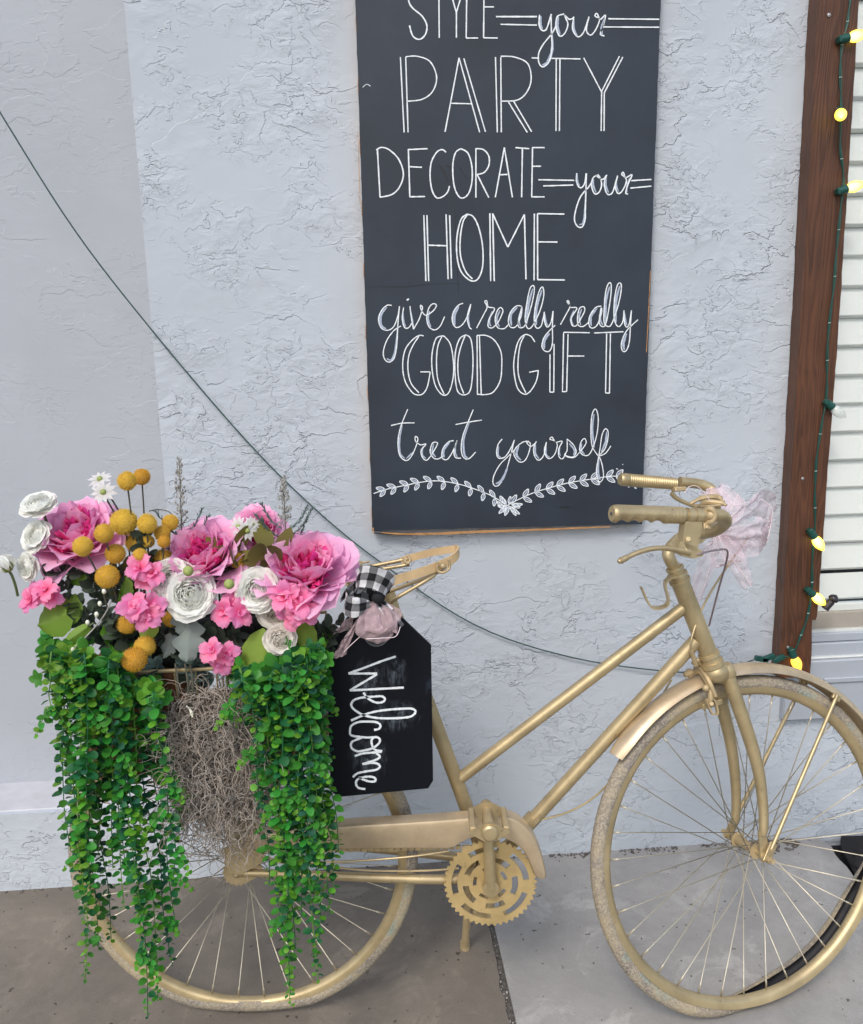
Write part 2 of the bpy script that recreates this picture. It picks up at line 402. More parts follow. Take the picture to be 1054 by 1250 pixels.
for p in [(980, 584), (1012, 18), (962, 150+640)]:
    q = aty(p[0], p[1], YB-.001); s_ = MB(); s_.cyl(q, q-Vector((0, .002, 0)), .004, 12); s_.ball(q-Vector((0, .002, 0)), .003, 8, 6, (1, .3, 1)); s_.build('screw', M_SCREW, post)
# ------------------------------------------------------------------ window
M_SLAT = plain('white_slat', (.72, .75, .72), .45, var=.03, scale=5)
M_GAP = plain('window_dark', (.06, .06, .065), .6)
M_FRAME = plain('window_frame_paint', (.60, .62, .60), .5, var=.05)
M_BEIGE = plain('beige_rail', (.40, .36, .31), .6, var=.05)
win = thing('window', aty(1100, 800, WALL), 'window with closed white horizontal slats right of the wooden board', 'window')
YS = WALL+.035
gm = MB(); gm.box((xw+1.0, YS+.05, 1.75), (1.0, 0, 0), (0, .01, 0), (0, 0, 1.05)); gm.build('back_panel', M_GAP, win)
ys_ = [424, 460, 494, 529, 563, 597, 630, 663, 697, 736]
zz = [aty(1030, y, YS).z for y in ys_]
pitch = (zz[0]-zz[7])/7
z = zz[0]
tops = [zz[0]+pitch*k for k in range(1, 36) if zz[0]+pitch*k < 2.7][::-1] + zz
slat = MB(); slat.box((0, 0, 0), (.95, 0, 0), (0, .006, -.004), (0, .007, pitch*.455), .0012)
sme = slat.mesh('slat', M_SLAT, True, None, 30)
for a, b in zip(tops[:-1], tops[1:]): place(sme, 'slat', (xw+.96, YS+.012+rnd.uniform(-.001, .001), (a+b)/2-.001), Euler((rnd.uniform(-.01, .01), 0, rnd.uniform(-.001, .001))), win)
def pxbox(name, mat, y0, y1, Y, thick, x0=xw, x1=3.0, par=win, bev=.002):
    za, zb = aty(1020, y0, Y).z, aty(1020, y1, Y).z
    m = MB(); m.box(((x0+x1)/2, Y+thick/2, (za+zb)/2), ((x1-x0)/2, 0, 0), (0, thick/2, 0), (0, 0, abs(za-zb)/2), bev); return m.build(name, mat, par)
pxbox('bottom_rail', M_SLAT, 737, 746, YS-.004, .02)
pxbox('rail', M_BEIGE, 747, 767, YS-.01, .03)
pxbox('frame', M_FRAME, 768, 772.5, WALL+.015, .06)
pxbox('sill', M_TRIM, 773, 783, WALL+.005, .06)
pxbox('sill', M_TRIM, 785, 801, WALL-.002, .07)
pxbox('sill', M_FRAME, 801.6, 804, WALL-.012, .08)
gt = NT('window_glass'); gt.set(base=(.9, .95, .95), rough=.02)
tr = gt.n('ShaderNodeBsdfTransparent'); gl = gt.n('ShaderNodeBsdfGlossy'); gl.inputs['Roughness'].default_value = .03
fr = gt.n('ShaderNodeFresnel'); fr.inputs[0].default_value = 1.5; mx = gt.n('ShaderNodeMixShader')
lwg = gt.n('ShaderNodeLayerWeight'); lwg.inputs[0].default_value = .12; gt.l(gt.math('MULTIPLY', lwg.outputs['Fresnel'], .8, True), mx.inputs[0]); gt.l(tr.outputs[0], mx.inputs[1]); gt.l(gl.outputs[0], mx.inputs[2]); gt.l(mx.outputs[0], gt.out.inputs[0])
gb = MB(); gb.box((xw+1.0, WALL+.012, 1.75), (1.0, 0, 0), (0, .002, 0), (0, 0, 1.75-aty(1020, 768, WALL).z), .0005); gb.build('pane', gt.m, win)
# apron block under the sill, reaching left beneath the board
x0a = aty(957, 860, WALL-.02).x
ap = thing('sill_apron', (x0a+.8, WALL-.02, aty(1000, 878, WALL-.02).z), 'pale grey painted sill block on the wall below the board and window', 'window sill')
pxbox('panel', M_TRIM, 806, 877, WALL-.022, .03, x0a, 3.0, ap, .003)
pxbox('ledge', M_TRIM, 828, 834, WALL-.028, .008, aty(1000, 830, WALL).x, 3.0, ap, .002)
# ------------------------------------------------------------------ chalkboard sign
YC = WALL-.028; YCF = YC                                       # front face
M_BOARD = NT('chalkboard_black'); _v = M_BOARD.coord()
_n = M_BOARD.noise(_v, 3.5, 6, .6); _s = M_BOARD.noise(M_BOARD.coord('Object', (1, 1, 3)), 9, 6, .7)
M_BOARD.set(base=M_BOARD.mix(M_BOARD.ramp(_n, [(.3, 0.), (.75, 1.)]), (.020, .026, .037), (.034, .046, .066)), rough=M_BOARD.ramp(_s, [(.3, .42), (.7, .6)]), spec=.4)
M_BOARD.bump(M_BOARD.noise(M_BOARD.coord('Object', (4, 4, 60)), 6, 4), .12, .001)
M_EDGE = wood('raw_wood_edge', (.50, .27, .11), (.22, .10, .04), (3, 3, 30))
TL, TR_, BL, BR = (430, -120), (811, -120), (455, 648), (784, 640)
def edge(a, b, n, amp):
    return [(a[0]+(b[0]-a[0])*k/n+rnd.uniform(-amp, amp), a[1]+(b[1]-a[1])*k/n+rnd.uniform(-amp, amp)*.6) for k in range(n)]
ol = edge(TL, (434, 0), 6, .5)+edge((434, 0), BL, 60, .35)+edge(BL, BR, 30, .6)+edge(BR, (807, 0), 60, .35)+edge((807, 0), TR_, 6, .5)+edge(TR_, TL, 4, 0)
sign = thing('chalkboard_sign', aty(620, 648, YC), 'tall black chalkboard sign with white hand lettering hung on the stucco wall', 'sign')
sb = MB(); P3 = [aty(x, y, YC) for x, y in ol]; n = len(P3)
sb.prism(P3, (0, .003, 0)); sb.build('board_face', M_BOARD.m, sign, sharp=30)
cen = sum(P3, Vector())/n
P4 = [p+Vector((0, .0032, 0))+Vector((cen.x-p.x, 0, cen.z-p.z)).normalized()*(-.0015 if i % 7 in (1, 2) else .0012) for i, p in enumerate(P3)]
sb = MB(); sb.prism(P4, (0, .022, 0)); sb.build('wood_edge', M_EDGE, sign, sharp=30)
# burnt split along the bottom edge
sp = MB(); sp.tube([aty(x, y+1.5, YC+.004) for x, y in [(457, 648), (470, 649), (492, 650.5), (530, 650.5), (560, 649.5)]], [.004, .0042, .0035, .002, .001], 7); sp.build('dark_split', M_GAP, sign)
M_CHALK = plain('chalk_white', (.80, .84, .89), .85, var=.18, scale=260)
M_CHALKF = plain('chalk_fill', (.40, .46, .56), .9, var=.22, scale=220)
CROPS = {'A': (480, 0, .32258), 'B': (430, 160, .18975), 'C': (620, 160, .18975), 'D': (440, 330, .17078), 'E': (620, 330, .17078), 'F': (440, 490, .17078), 'G': (620, 490, .17078), 'W': (380, 640, .28812)}
class Ink:
    def __init__(s, Y): s.Y = Y; s.k = 0
    def stroke(s, mb, crop, pts, wpx=2.1, smooth=True, lift=0.0, taper=False):
        x0, y0, sc_ = CROPS[crop]
        P = [Vector((x0+a*sc_, y0+b*sc_, 0)) for a, b in pts]
        P = smooth_path(P, 7) if smooth and len(P) > 2 else [P[0].lerp(P[-1], k/10) for k in range(11)] if len(P) == 2 else P
        s.k = (s.k+1) % 9; Y = s.Y-lift-s.k*.00006
        nn = len(P); L = []; R = []
        seed = rnd.random()*50
        for i, p in enumerate(P):
            d = (P[min(i+1, nn-1)]-P[max(i-1, 0)]); d = d.normalized() if d.length > 1e-6 else Vector((1, 0, 0)); q = Vector((-d.y, d.x, 0))
            ww = wpx*.76*(.5+.16*noise.noise(Vector((seed+i*.5, 0, 0)))+.05*noise.noise(Vector((seed+i*1.7, 5, 0))))
            if taper: ww *= (.35+.65*math.sin(PI*min(1, max(0, (i+.5)/nn))))
            L.append(s.at(p+q*ww, Y)); R.append(s.at(p-q*ww, Y))
        mb.add(L+R, [[i, i+1, nn+i+1, nn+i] for i in range(nn-1)])
    def at(s, p, Y): return aty(p.x, p.y, Y)
ink = Ink(YC-.0006)
def write(name, items, fills=(), wpx=2.1):
    for it in items:
        m = MB(); ink.stroke(m, it[0], it[1], it[2] if len(it) > 2 else wpx); m.build(name, M_CHALK, sign, smooth=False)
    for it in fills:
        m = MB(); ink.stroke(m, it[0], it[1], it[2], lift=-.0003, taper=True); m.build('chalk_fill', M_CHALKF, sign, smooth=False)
write('letter_stroke', [
 ('A', [(112, -95), (85, -105), (60, -85), (52, -45), (60, 5), (75, 30), (110, 60), (128, 95), (122, 130), (100, 148), (75, 135), (62, 95)], 2.4),
 ('A', [(173, -100), (175, 142)]), ('A', [(140, -102), (205, -102)]),
 ('A', [(210, -60), (240, 48)]), ('A', [(272, -60), (240, 45)]), ('A', [(240, 45), (240, 142)]),
 ('A', [(280, -95), (277, 143)]), ('A', [(277, 143), (322, 143)]),
 ('A', [(345, -95), (343, 142)]), ('A', [(343, 142), (396, 143)]), ('A', [(345, 25), (382, 25)]), ('A', [(345, -95), (392, -95)]),
 ('A', [(390, 62), (545, 62)], 2.6), ('A', [(407, 91), (545, 94)]), ('A', [(815, 70), (1008, 72)]), ('A', [(797, 101), (1008, 102)]),
 ('A', [(555, 55), (553, 90), (562, 112), (580, 110), (597, 60), (600, 52)], 2.3), ('A', [(598, 52), (600, 130), (602, 180), (592, 230), (568, 252), (552, 235), (552, 200), (570, 165), (600, 128), (618, 95)]),
 ('A', [(648, 52), (622, 62), (617, 100), (630, 135), (650, 125), (662, 90), (650, 58), (668, 72), (684, 66)]), ('A', [(684, 62), (680, 110), (700, 138), (722, 120), (742, 62)]),
 ('A', [(742, 62), (732, 112), (748, 132), (768, 110), (782, 72), (765, 60), (772, 50), (785, 72), (804, 56), (795, 100), (785, 128), (800, 135)])],
 [('A', [(602, 130), (602, 190), (585, 235), (565, 245)], 5), ('A', [(625, 60), (622, 100), (632, 130)], 5), ('A', [(684, 70), (684, 110), (697, 132)], 4), ('A', [(560, 60), (558, 90), (566, 108)], 4), ('A', [(800, 70), (790, 105), (792, 130)], 4)])
write('letter_stroke', [('A', p, 2.0) for p in [
 [(28, 215), (42, 500)], [(48, 215), (57, 500)], [(48, 214), (90, 212), (140, 232), (165, 290), (150, 345), (110, 375), (57, 382)],
 [(250, 218), (197, 498)], [(250, 218), (328, 500)], [(268, 220), (350, 498)], [(218, 390), (300, 392)],
 [(388, 215), (395, 500)], [(408, 215), (410, 500)], [(408, 212), (460, 215), (510, 240), (523, 300), (505, 350), (470, 378), (412, 382)], [(437, 385), (508, 500)], [(457, 383), (525, 498)],
 [(525, 218), (553, 219)], [(600, 220), (710, 222)], [(618, 222), (617, 495)], [(632, 222), (630, 495)],
 [(722, 218), (792, 352)], [(857, 212), (790, 345)], [(790, 345), (788, 495)], [(870, 215), (800, 350)], [(800, 350), (799, 495)]]])
write('letter_stroke', [('B', p, 2.2) for p in [
 [(163, 115), (180, 425)], [(155, 120), (190, 104), (240, 120), (300, 180), (330, 270), (310, 350), (260, 405), (178, 425)],
 [(362, 115), (372, 425)], [(360, 118), (485, 112)], [(372, 228), (450, 232)], [(370, 422), (470, 420)],
 [(605, 135), (580, 118), (545, 135), (510, 200), (502, 290), (515, 380), (545, 428), (585, 420), (615, 390), (627, 352)],
 [(700, 112), (665, 140), (648, 220), (655, 340), (680, 410), (712, 430), (750, 400), (772, 320), (770, 220), (745, 140), (700, 112)],
 [(797, 110), (797, 427)], [(797, 112), (845, 118), (880, 160), (880, 220), (850, 265), (805, 278)], [(805, 278), (880, 427)],
 [(980, 105), (922, 425)], [(980, 105), (1032, 425)], [(950, 280), (1000, 278)]]] +
 [('C', p, 2.1) for p in [[(50, 105), (140, 112)], [(95, 112), (90, 425)], [(160, 105), (155, 425)], [(158, 105), (238, 105)], [(160, 225), (215, 225)], [(155, 422), (238, 422)],
 [(197, 312), (428, 316)], [(228, 352), (422, 346)], [(795, 318), (925, 310)], [(790, 366), (925, 353)],
 [(445, 270), (443, 320), (458, 358), (480, 360), (497, 330), (505, 270)], [(507, 270), (503, 400), (500, 500), (498, 570), (480, 615), (450, 612), (430, 570), (440, 500), (470, 420), (520, 360), (545, 320)],
 [(585, 278), (550, 300), (540, 350), (560, 402), (590, 390), (605, 340), (590, 290), (570, 285), (610, 310), (636, 284)],
 [(638, 280), (622, 340), (640, 402), (670, 400), (690, 350), (708, 285)], [(708, 285), (692, 350), (710, 400), (740, 380), (765, 315), (735, 278), (745, 265), (760, 298), (800, 280), (775, 340), (760, 395), (775, 405)]]],
 [('C', [(503, 400), (497, 520), (485, 590), (460, 600)], 3.2), ('C', [(448, 280), (450, 325), (465, 350)], 2.5), ('C', [(552, 300), (552, 350), (570, 395)], 3), ('C', [(635, 300), (632, 350), (650, 395)], 3), ('C', [(702, 300), (700, 350), (715, 390)], 2.5), ('C', [(785, 300), (768, 350), (768, 395)], 2.5)])
write('letter_stroke', [('B', p, 2.2) for p in [
 [(462, 540), (475, 965)], [(482, 540), (493, 965)], [(605, 535), (618, 952)], [(628, 540), (640, 948)], [(487, 733), (610, 737)],
 [(740, 533), (700, 570), (675, 680), (675, 800), (700, 900), (760, 960), (810, 950), (840, 870), (840, 740), (815, 620), (780, 550), (740, 533)],
 [(742, 538), (715, 580), (697, 680), (698, 800), (730, 900), (775, 950)], [(887, 528), (892, 965)], [(905, 528), (915, 965)], [(905, 530), (1002, 745)]]] +
 [('C', p, 2.2) for p in [[(1, 745), (108, 535)], [(108, 535), (118, 953)], [(172, 530), (170, 960)], [(192, 530), (193, 957)], [(192, 530), (365, 533)], [(195, 712), (320, 713)], [(193, 955), (368, 957)]]])
write('letter_stroke', [('D', p, 1.7) for p in [
 [(225, 250), (190, 250), (150, 290), (130, 350), (150, 410), (195, 428), (240, 400), (270, 320), (280, 255)], [(280, 255), (268, 400), (262, 520), (245, 620), (210, 655), (175, 635), (165, 580), (190, 500), (240, 430), (290, 398)],
 [(310, 265), (300, 340), (315, 405), (345, 410), (370, 375)], [(355, 255), (365, 330), (380, 420)], [(380, 420), (420, 350), (445, 270), (430, 250), (440, 290), (470, 320), (520, 290), (545, 250), (520, 238), (490, 270), (475, 340), (490, 400), (530, 425), (570, 400), (603, 330)],
 [(735, 235), (700, 250), (665, 300), (658, 360), (680, 405), (715, 400), (750, 360), (780, 290), (790, 240)], [(790, 240), (765, 330), (778, 400), (797, 420)],
 [(832, 412), (880, 320), (908, 260), (890, 225), (905, 218), (915, 260), (960, 275), (920, 350), (915, 400), (945, 410), (985, 370), (1010, 320), (1020, 285), (1000, 265), (975, 300), (965, 360), (985, 410), (1030, 415), (1056, 390)]]] +
 [('D', [(337, 203), (343, 213)], 4.2)] +
 [('E', p, 1.7) for p in [
 [(100, 255), (60, 255), (20, 300), (5, 360), (20, 405), (60, 400), (95, 330), (102, 260), (82, 340), (75, 395), (100, 410), (130, 380), (170, 250), (190, 150), (185, 108), (160, 130), (138, 230), (125, 340), (140, 410), (175, 400), (230, 290), (258, 180), (250, 118), (225, 150), (200, 250), (190, 350), (205, 410), (240, 395), (262, 300)],
 [(262, 295), (265, 370), (285, 405), (310, 370), (325, 290)], [(325, 290), (320, 400), (320, 520), (300, 575), (265, 575), (245, 540), (260, 480), (300, 430), (340, 392)],
 [(378, 387), (420, 310), (445, 258), (425, 225), (435, 218), (450, 262), (495, 270), (455, 340), (460, 390), (490, 395), (520, 350), (550, 290), (545, 260), (515, 270), (500, 330), (505, 390), (540, 400), (580, 370)],
 [(670, 255), (630, 265), (590, 320), (580, 380), (600, 412), (640, 390), (672, 300), (668, 270), (655, 370), (680, 402), (705, 370), (735, 200), (740, 100), (720, 95), (700, 160), (690, 280), (690, 370), (715, 400), (745, 380), (790, 250), (812, 140), (808, 92), (785, 105), (765, 200), (760, 320), (775, 385), (800, 400), (825, 360), (832, 285)],
 [(832, 285), (835, 370), (850, 405), (870, 380), (885, 285)], [(885, 285), (878, 400), (870, 510), (850, 570), (825, 578), (812, 540), (825, 480), (860, 420), (932, 352)]]],
 [('D', [(190, 262), (148, 320), (148, 390), (185, 418)], 4.2), ('D', [(272, 350), (262, 480), (250, 580), (222, 640), (190, 630)], 3.6), ('D', [(305, 290), (308, 360), (325, 402)], 3.2), ('D', [(358, 280), (370, 350), (382, 405)], 3), ('D', [(495, 290), (484, 350), (505, 405)], 3.6),
  ('D', [(705, 255), (672, 320), (675, 395)], 5), ('D', [(785, 265), (770, 330), (782, 400)], 3.4), ('D', [(945, 290), (922, 360), (935, 400)], 3.2), ('D', [(1000, 285), (975, 350), (995, 402)], 3), ('D', [(900, 235), (908, 262)], 3),
  ('E', [(70, 262), (22, 320), (28, 395)], 4), ('E', [(98, 280), (80, 350), (92, 402)], 3), ('E', [(180, 130), (145, 260), (138, 380)], 4.2), ('E', [(245, 140), (205, 270), (205, 390)], 4.2), ('E', [(265, 310), (275, 375), (290, 395)], 2.8), ('E', [(300, 450), (262, 500), (262, 560)], 4.6),
  ('E', [(475, 285), (452, 350), (470, 390)], 3.4), ('E', [(530, 275), (512, 330), (522, 390)], 3), ('E', [(640, 270), (595, 330), (598, 398)], 4), ('E', [(668, 285), (662, 350), (682, 392)], 3), ('E', [(730, 115), (700, 230), (702, 380)], 4.2), ('E', [(802, 110), (772, 230), (775, 370)], 4.2), ('E', [(835, 300), (845, 370), (855, 390)], 2.8), ('E', [(850, 450), (828, 520), (835, 570)], 4.2)])
write('letter_stroke', [('D', p, 1.8) for p in [
 [(453, 468), (420, 465), (370, 500), (320, 570), (303, 680), (320, 790), (370, 870), (410, 890), (450, 880), (480, 830), (500, 728)], [(500, 725), (430, 725)], [(420, 470), (375, 540), (345, 620), (342, 720), (365, 810), (420, 875)],
 [(585, 468), (540, 490), (513, 600), (515, 720), (540, 830), (590, 890), (635, 870), (665, 760), (665, 640), (645, 530), (605, 475), (585, 468)], [(585, 470), (555, 540), (545, 650), (555, 780), (600, 885)],
 [(755, 460), (710, 490), (680, 590), (678, 740), (695, 860), (740, 890), (785, 860), (803, 740), (805, 600), (790, 490), (755, 460)], [(750, 465), (715, 560), (698, 660), (705, 780), (740, 880)],
 [(835, 465), (838, 890)], [(852, 465), (865, 885)], [(835, 465), (900, 465), (960, 500), (1005, 580), (1012, 680), (1000, 790), (950, 870), (890, 888), (840, 885)]]] +
 [('E', p, 1.8) for p in [[(195, 512), (165, 470), (120, 460), (75, 510), (48, 620), (45, 720), (70, 840), (120, 885), (165, 860), (205, 790), (220, 715)], [(220, 715), (155, 728)], [(120, 465), (90, 530), (75, 640), (80, 760), (130, 875)],
 [(332, 525), (330, 870)], [(330, 870), (302, 870)], [(302, 870), (303, 600)], [(400, 445), (392, 868)], [(392, 868), (422, 865)], [(422, 865), (432, 455)], [(400, 442), (587, 445)], [(430, 612), (548, 612)],
 [(618, 447), (828, 438)], [(708, 450), (700, 875)], [(700, 875), (728, 878)], [(728, 878), (735, 450)]]])
write('letter_stroke', [('F', p, 1.6) for p in [
 [(340, 55), (300, 150), (275, 240), (270, 320), (285, 390), (325, 422), (360, 400), (395, 330), (412, 268), (395, 250), (395, 282), (430, 310), (470, 305), (435, 350), (445, 400), (475, 420), (510, 380), (550, 310), (545, 292), (515, 300), (500, 360), (525, 405), (560, 410), (590, 390)],
 [(220, 172), (300, 155), (388, 153)], [(668, 280), (630, 290), (590, 340), (585, 400), (620, 415), (660, 360), (692, 278), (670, 350), (680, 400), (720, 405)],
 [(808, 58), (770, 150), (735, 240), (722, 330), (735, 395), (775, 410), (825, 362)], [(682, 165), (770, 148), (870, 133)], [(1015, 268), (985, 310), (975, 370), (990, 405), (1030, 400), (1056, 370)]]] +
 [('G', p, 1.5) for p in [[(2, 372), (30, 320), (48, 275)], [(48, 275), (25, 370), (0, 460), (-25, 540), (-60, 595), (-90, 605), (-106, 575), (-94, 520), (-54, 450), (-4, 400), (50, 345)],
 [(152, 285), (110, 290), (60, 330), (45, 380), (80, 430), (120, 425), (150, 370), (162, 300), (135, 290), (165, 322), (205, 290)], [(205, 285), (185, 340), (195, 395), (225, 420), (260, 380), (278, 290)],
 [(278, 290), (262, 350), (280, 400), (310, 405), (340, 370), (355, 308), (330, 280), (302, 270), (318, 255), (345, 290), (390, 285), (365, 340), (368, 395), (395, 408), (425, 350)], [(425, 268), (470, 310), (490, 360), (465, 398), (410, 385)], [(425, 270), (425, 350), (408, 385), (470, 402), (515, 362), (560, 300), (550, 265), (525, 290), (515, 350), (545, 385), (590, 370), (635, 250), (648, 120), (630, 55), (605, 90), (595, 200), (605, 320), (650, 392)],
 [(650, 390), (700, 330), (720, 230), (700, 195), (675, 240), (660, 340), (650, 400), (635, 500), (655, 575), (685, 540), (675, 450), (655, 395)], [(655, 390), (700, 370), (738, 318)]]],
 [('F', [(300, 170), (280, 280), (285, 370), (320, 408)], 3), ('F', [(330, 408), (380, 360)], 2.6), ('F', [(450, 320), (442, 380), (470, 408)], 3), ('F', [(525, 305), (515, 360), (540, 398)], 3), ('F', [(640, 290), (595, 350), (600, 400)], 4), ('F', [(685, 295), (678, 360), (695, 400)], 2.6), ('F', [(780, 150), (740, 270), (745, 380), (770, 402)], 3.4),
  ('F', [(990, 320), (985, 380), (1005, 400)], 2.6), ('G', [(0, 470), (-40, 560), (-85, 590)], 4), ('G', [(80, 315), (62, 380), (95, 420)], 4), ('G', [(200, 310), (198, 370), (225, 410)], 3), ('G', [(275, 320), (275, 380), (300, 400)], 2.8), ('G', [(375, 310), (368, 360), (378, 390)], 2.6), ('G', [(440, 300), (478, 350), (470, 385)], 3), ('G', [(530, 300), (525, 345), (550, 378)], 3), ('G', [(618, 90), (605, 200), (620, 330)], 3.2), ('G', [(708, 215), (700, 290), (670, 360)], 3.4), ('G', [(652, 410), (645, 500), (662, 560)], 4)])
gl_, gf = [], []
stemL = [(95, 658), (200, 625), (320, 600), (450, 575), (560, 568), (700, 590), (830, 630), (950, 680), (1050, 745)]
stemR = [(-4, 745), (30, 725), (90, 695), (180, 655), (290, 620), (400, 590), (500, 570), (620, 552), (740, 534), (815, 540)]
gl_.append(('F', stemL, 1.4)); gl_.append(('G', stemR, 1.4))
def interp(st, x):
    for a, b in zip(st[:-1], st[1:]):
        if a[0] <= x <= b[0]: return a[1]+(b[1]-a[1])*(x-a[0])/(b[0]-a[0])
    return st[-1][1]
def leafloop(cr, bx, by, tx, ty, wd):
    dx, dy = tx-bx, ty-by; L = math.hypot(dx, dy); nx, ny = -dy/L, dx/L
    P = [(bx, by), (bx+dx*.4+nx*wd, by+dy*.4+ny*wd), (bx+dx*.8+nx*wd*.7, by+dy*.8+ny*wd*.7), (tx, ty), (bx+dx*.8-nx*wd*.7, by+dy*.8-ny*wd*.7), (bx+dx*.4-nx*wd, by+dy*.4-ny*wd), (bx, by)]
    gl_.append((cr, P, 1.3)); gf.append((cr, [(bx, by), (bx+dx*.5, by+dy*.5), (tx, ty)], 2.2))
for i, x in enumerate([180, 255, 345, 420, 510, 605, 700, 795, 885, 965, 1035]):
    y = interp(stemL, x); a = -.25+ i*.085
    for s_, ang in ((1, 155), (-1, 115)):
        g_ = math.radians(ang) - (a if s_ > 0 else a*.6)
        leafloop('F', x, y, x+math.cos(g_)*68, y-s_*math.sin(g_)*(58 if s_ < 0 else 68), 13)
for i, x in enumerate([25, 110, 195, 275, 350, 435, 515, 595, 705, 775]):
    y = interp(stemR, x); t_ = .55 if x < 200 else .3
    leafloop('G', x, y, x+62*math.cos(.35+t_), y-70*math.sin(.45+t_), 14); leafloop('G', x, y, x+66*math.cos(.35), y+62*math.sin(.75-t_*.4), 14)
for (a, b) in [((-5, 745), (-62, 800)), ((0, 745), (85, 805)), ((-5, 760), (-70, 745)), ((10, 750), (-20, 815)), ((20, 750), (60, 815)), ((30, 745), (105, 735)), ((-10, 740), (-40, 690)), ((10, 735), (20, 680)), ((-25, 770), (-75, 715))]:
    leafloop('G', a[0], a[1], b[0], b[1], 11)
write('drawn_leaf', gl_, gf)
write('chalk_speck', [('G', [(775, 480), (790, 485)], 1.2), ('G', [(820, 448), (826, 452)], 1.2), ('G', [(860, 612), (872, 612)], 1), ('G', [(905, 615), (922, 622)], 1.6), ('A', [(-115, 330), (-100, 318), (-85, 325)], 1)])
CROPS['P'] = (0, 0, 1)
M_SMUDGE = plain('board_smudge', (.013, .016, .022), .5)
for it in [('B', [(85, 1000), (200, 1001), (350, 1000), (480, 985), (690, 980)], 1.6), ('B', [(655, 400), (662, 520), (668, 700), (684, 1000), (690, 1054)], 1.4), ('B', [(560, 215), (590, 260), (622, 330)], 5), ('B', [(600, 220), (640, 240), (645, 330)], 4), ('B', [(690, 230), (735, 300)], 2), ('G', [(370, 755), (455, 755)], 3)]:
    m = MB(); ink.stroke(m, it[0], it[1], it[2], lift=-.0004, taper=True); m.build('dark_scuff', M_SMUDGE, sign, smooth=False)
for pts_, w_ in (([(466, 650.2), (492, 651.8), (530, 651.5), (575, 649.5), (620, 648), (680, 645.6), (745, 643)], 4.2), ([(455.5, 644), (456.2, 650)], 2), ([(794.5, 330), (791.5, 392), (789.5, 430)], 1.2), ([(437, 160), (440, 250)], .9)):
    m = MB(); ink.stroke(m, 'P', pts_, w_, lift=-.0002, taper=len(pts_) > 4); m.build('chipped_edge', M_EDGE, sign, smooth=False)
# ------------------------------------------------------------------ green cord across the wall
M_CORD = plain('green_cord', (.035, .075, .065), .5, var=.1)
M_GREEN = plain('green_plastic', (.008, .065, .05), .4, var=.15)
M_TIE = plain('pale_tie', (.45, .55, .5), .5)
pts = [(-60, 35), (0, 137), (92, 282), (188, 406), (300, 537), (380, 617), (460, 683), (580, 763), (700, 803), (820, 820), (880, 818), (922, 805)]
c = MB(); c.tube(smooth_path([aty(x, y, WALL-.012) for x, y in pts], 6), .0017, 7)
cord = c.build('extension_cord', M_CORD, base=True)
tag(cord, 'long thin dark green cord sagging across the wall behind the bicycle', 'cord')
# ------------------------------------------------------------------ string lights
LS = thing('string_lights', aty(985, 815, YB-.01), 'green wired string of yellow christmas bulbs running down the wooden board', 'string lights')
lp = [(1040, -40), (1038, 0), (1034, 30), (1028, 55), (1026, 90), (1027, 130), (1026, 180), (1030, 215), (1027, 250), (1022, 300), (1018, 350), (1012, 400), (1010, 440), (1009, 483), (1003, 520), (997, 560), (995, 600), (995, 640), (992, 680), (991, 720), (986, 752), (978, 775), (968, 798), (955, 802), (938, 804)]
base = smooth_path([aty(x, y, YB-.007) for x, y in lp], 8)
for sgn in (0, 1):
    q = [p+Vector((math.sin(i*.35+sgn*PI)*.0016, -.001+math.cos(i*.35+sgn*PI)*.0014, 0)) for i, p in enumerate(base)]
    c = MB(); c.tube(q, .0016, 6); c.build('wire', M_GREEN, LS)
for i in range(6, len(base), 9):
    c = MB(); c.tube([base[i]+Vector((-.003, -.002, 0)), base[i]+Vector((0, -.0042, .0005)), base[i]+Vector((.003, -.002, .001))], .0008, 6); c.build('tie', M_TIE, LS)
bt = NT('lit_yellow_bulb'); bt.set(base=(.9, .7, .1), rough=.25)
lw = bt.n('ShaderNodeLayerWeight'); lw.inputs[0].default_value = .4
bt.set(ecol=bt.ramp(lw.outputs['Facing'], [(0., (1, .93, .45)), (.45, (1, .80, .10)), (1., (.95, .60, .02))]), estr=1.15)
bo = NT('lit_amber_bulb'); bo.set(base=(.9, .4, .05), rough=.3, ecol=(1, .50, .06), estr=1.1)
bc = NT('clear_bulb'); bc.set(base=(.75, .8, .75), rough=.15, alpha=.45, spec=.8)
bdk = plain('dark_bulb', (.03, .025, .03), .3)
def bulb(sx, sy, tx, ty, mat, endon=0.0, Lk=1.0, smat=None):
    a = aty(sx, sy, YB-.012); b = aty(tx, ty, YB-.012-endon); d = (b-a).normalized()
    c = MB(); c.tube([a-d*.012, a-d*.011, a+d*.010, a+d*.011], [.0075, .0088, .0095, .008], 14); c.box(a-d*.012, perp(d)[0]*.009, perp(d)[1]*.006, d*.003, .001); c.build('socket', smat or M_GREEN, LS)
    L = .043*Lk; prof = [(0, .0065), (.08, .0095), (.2, .0118), (.38, .0128), (.55, .0118), (.72, .009), (.87, .0054), (.97, .002), (1, .0004)]
    c = MB(); c.tube([a+d*(.011+L*t) for t, _ in prof], [r for _, r in prof], 16); c.build('bulb', mat, LS)
bulb(1031, 47, 1062, 40, bt.m); bulb(1026, 136, 1027, 141, bt.m, .03); bulb(1029, 232, 1064, 221, bt.m)
bulb(1013, 494, 1040, 516, bc.m); bulb(992, 652, 1014, 684, bt.m); bulb(990, 723, 1012, 742, bt.m); bulb(1012, 738, 1024, 724, bdk, 0, .45, bdk); bulb(968, 798, 982, 832, bo.m)
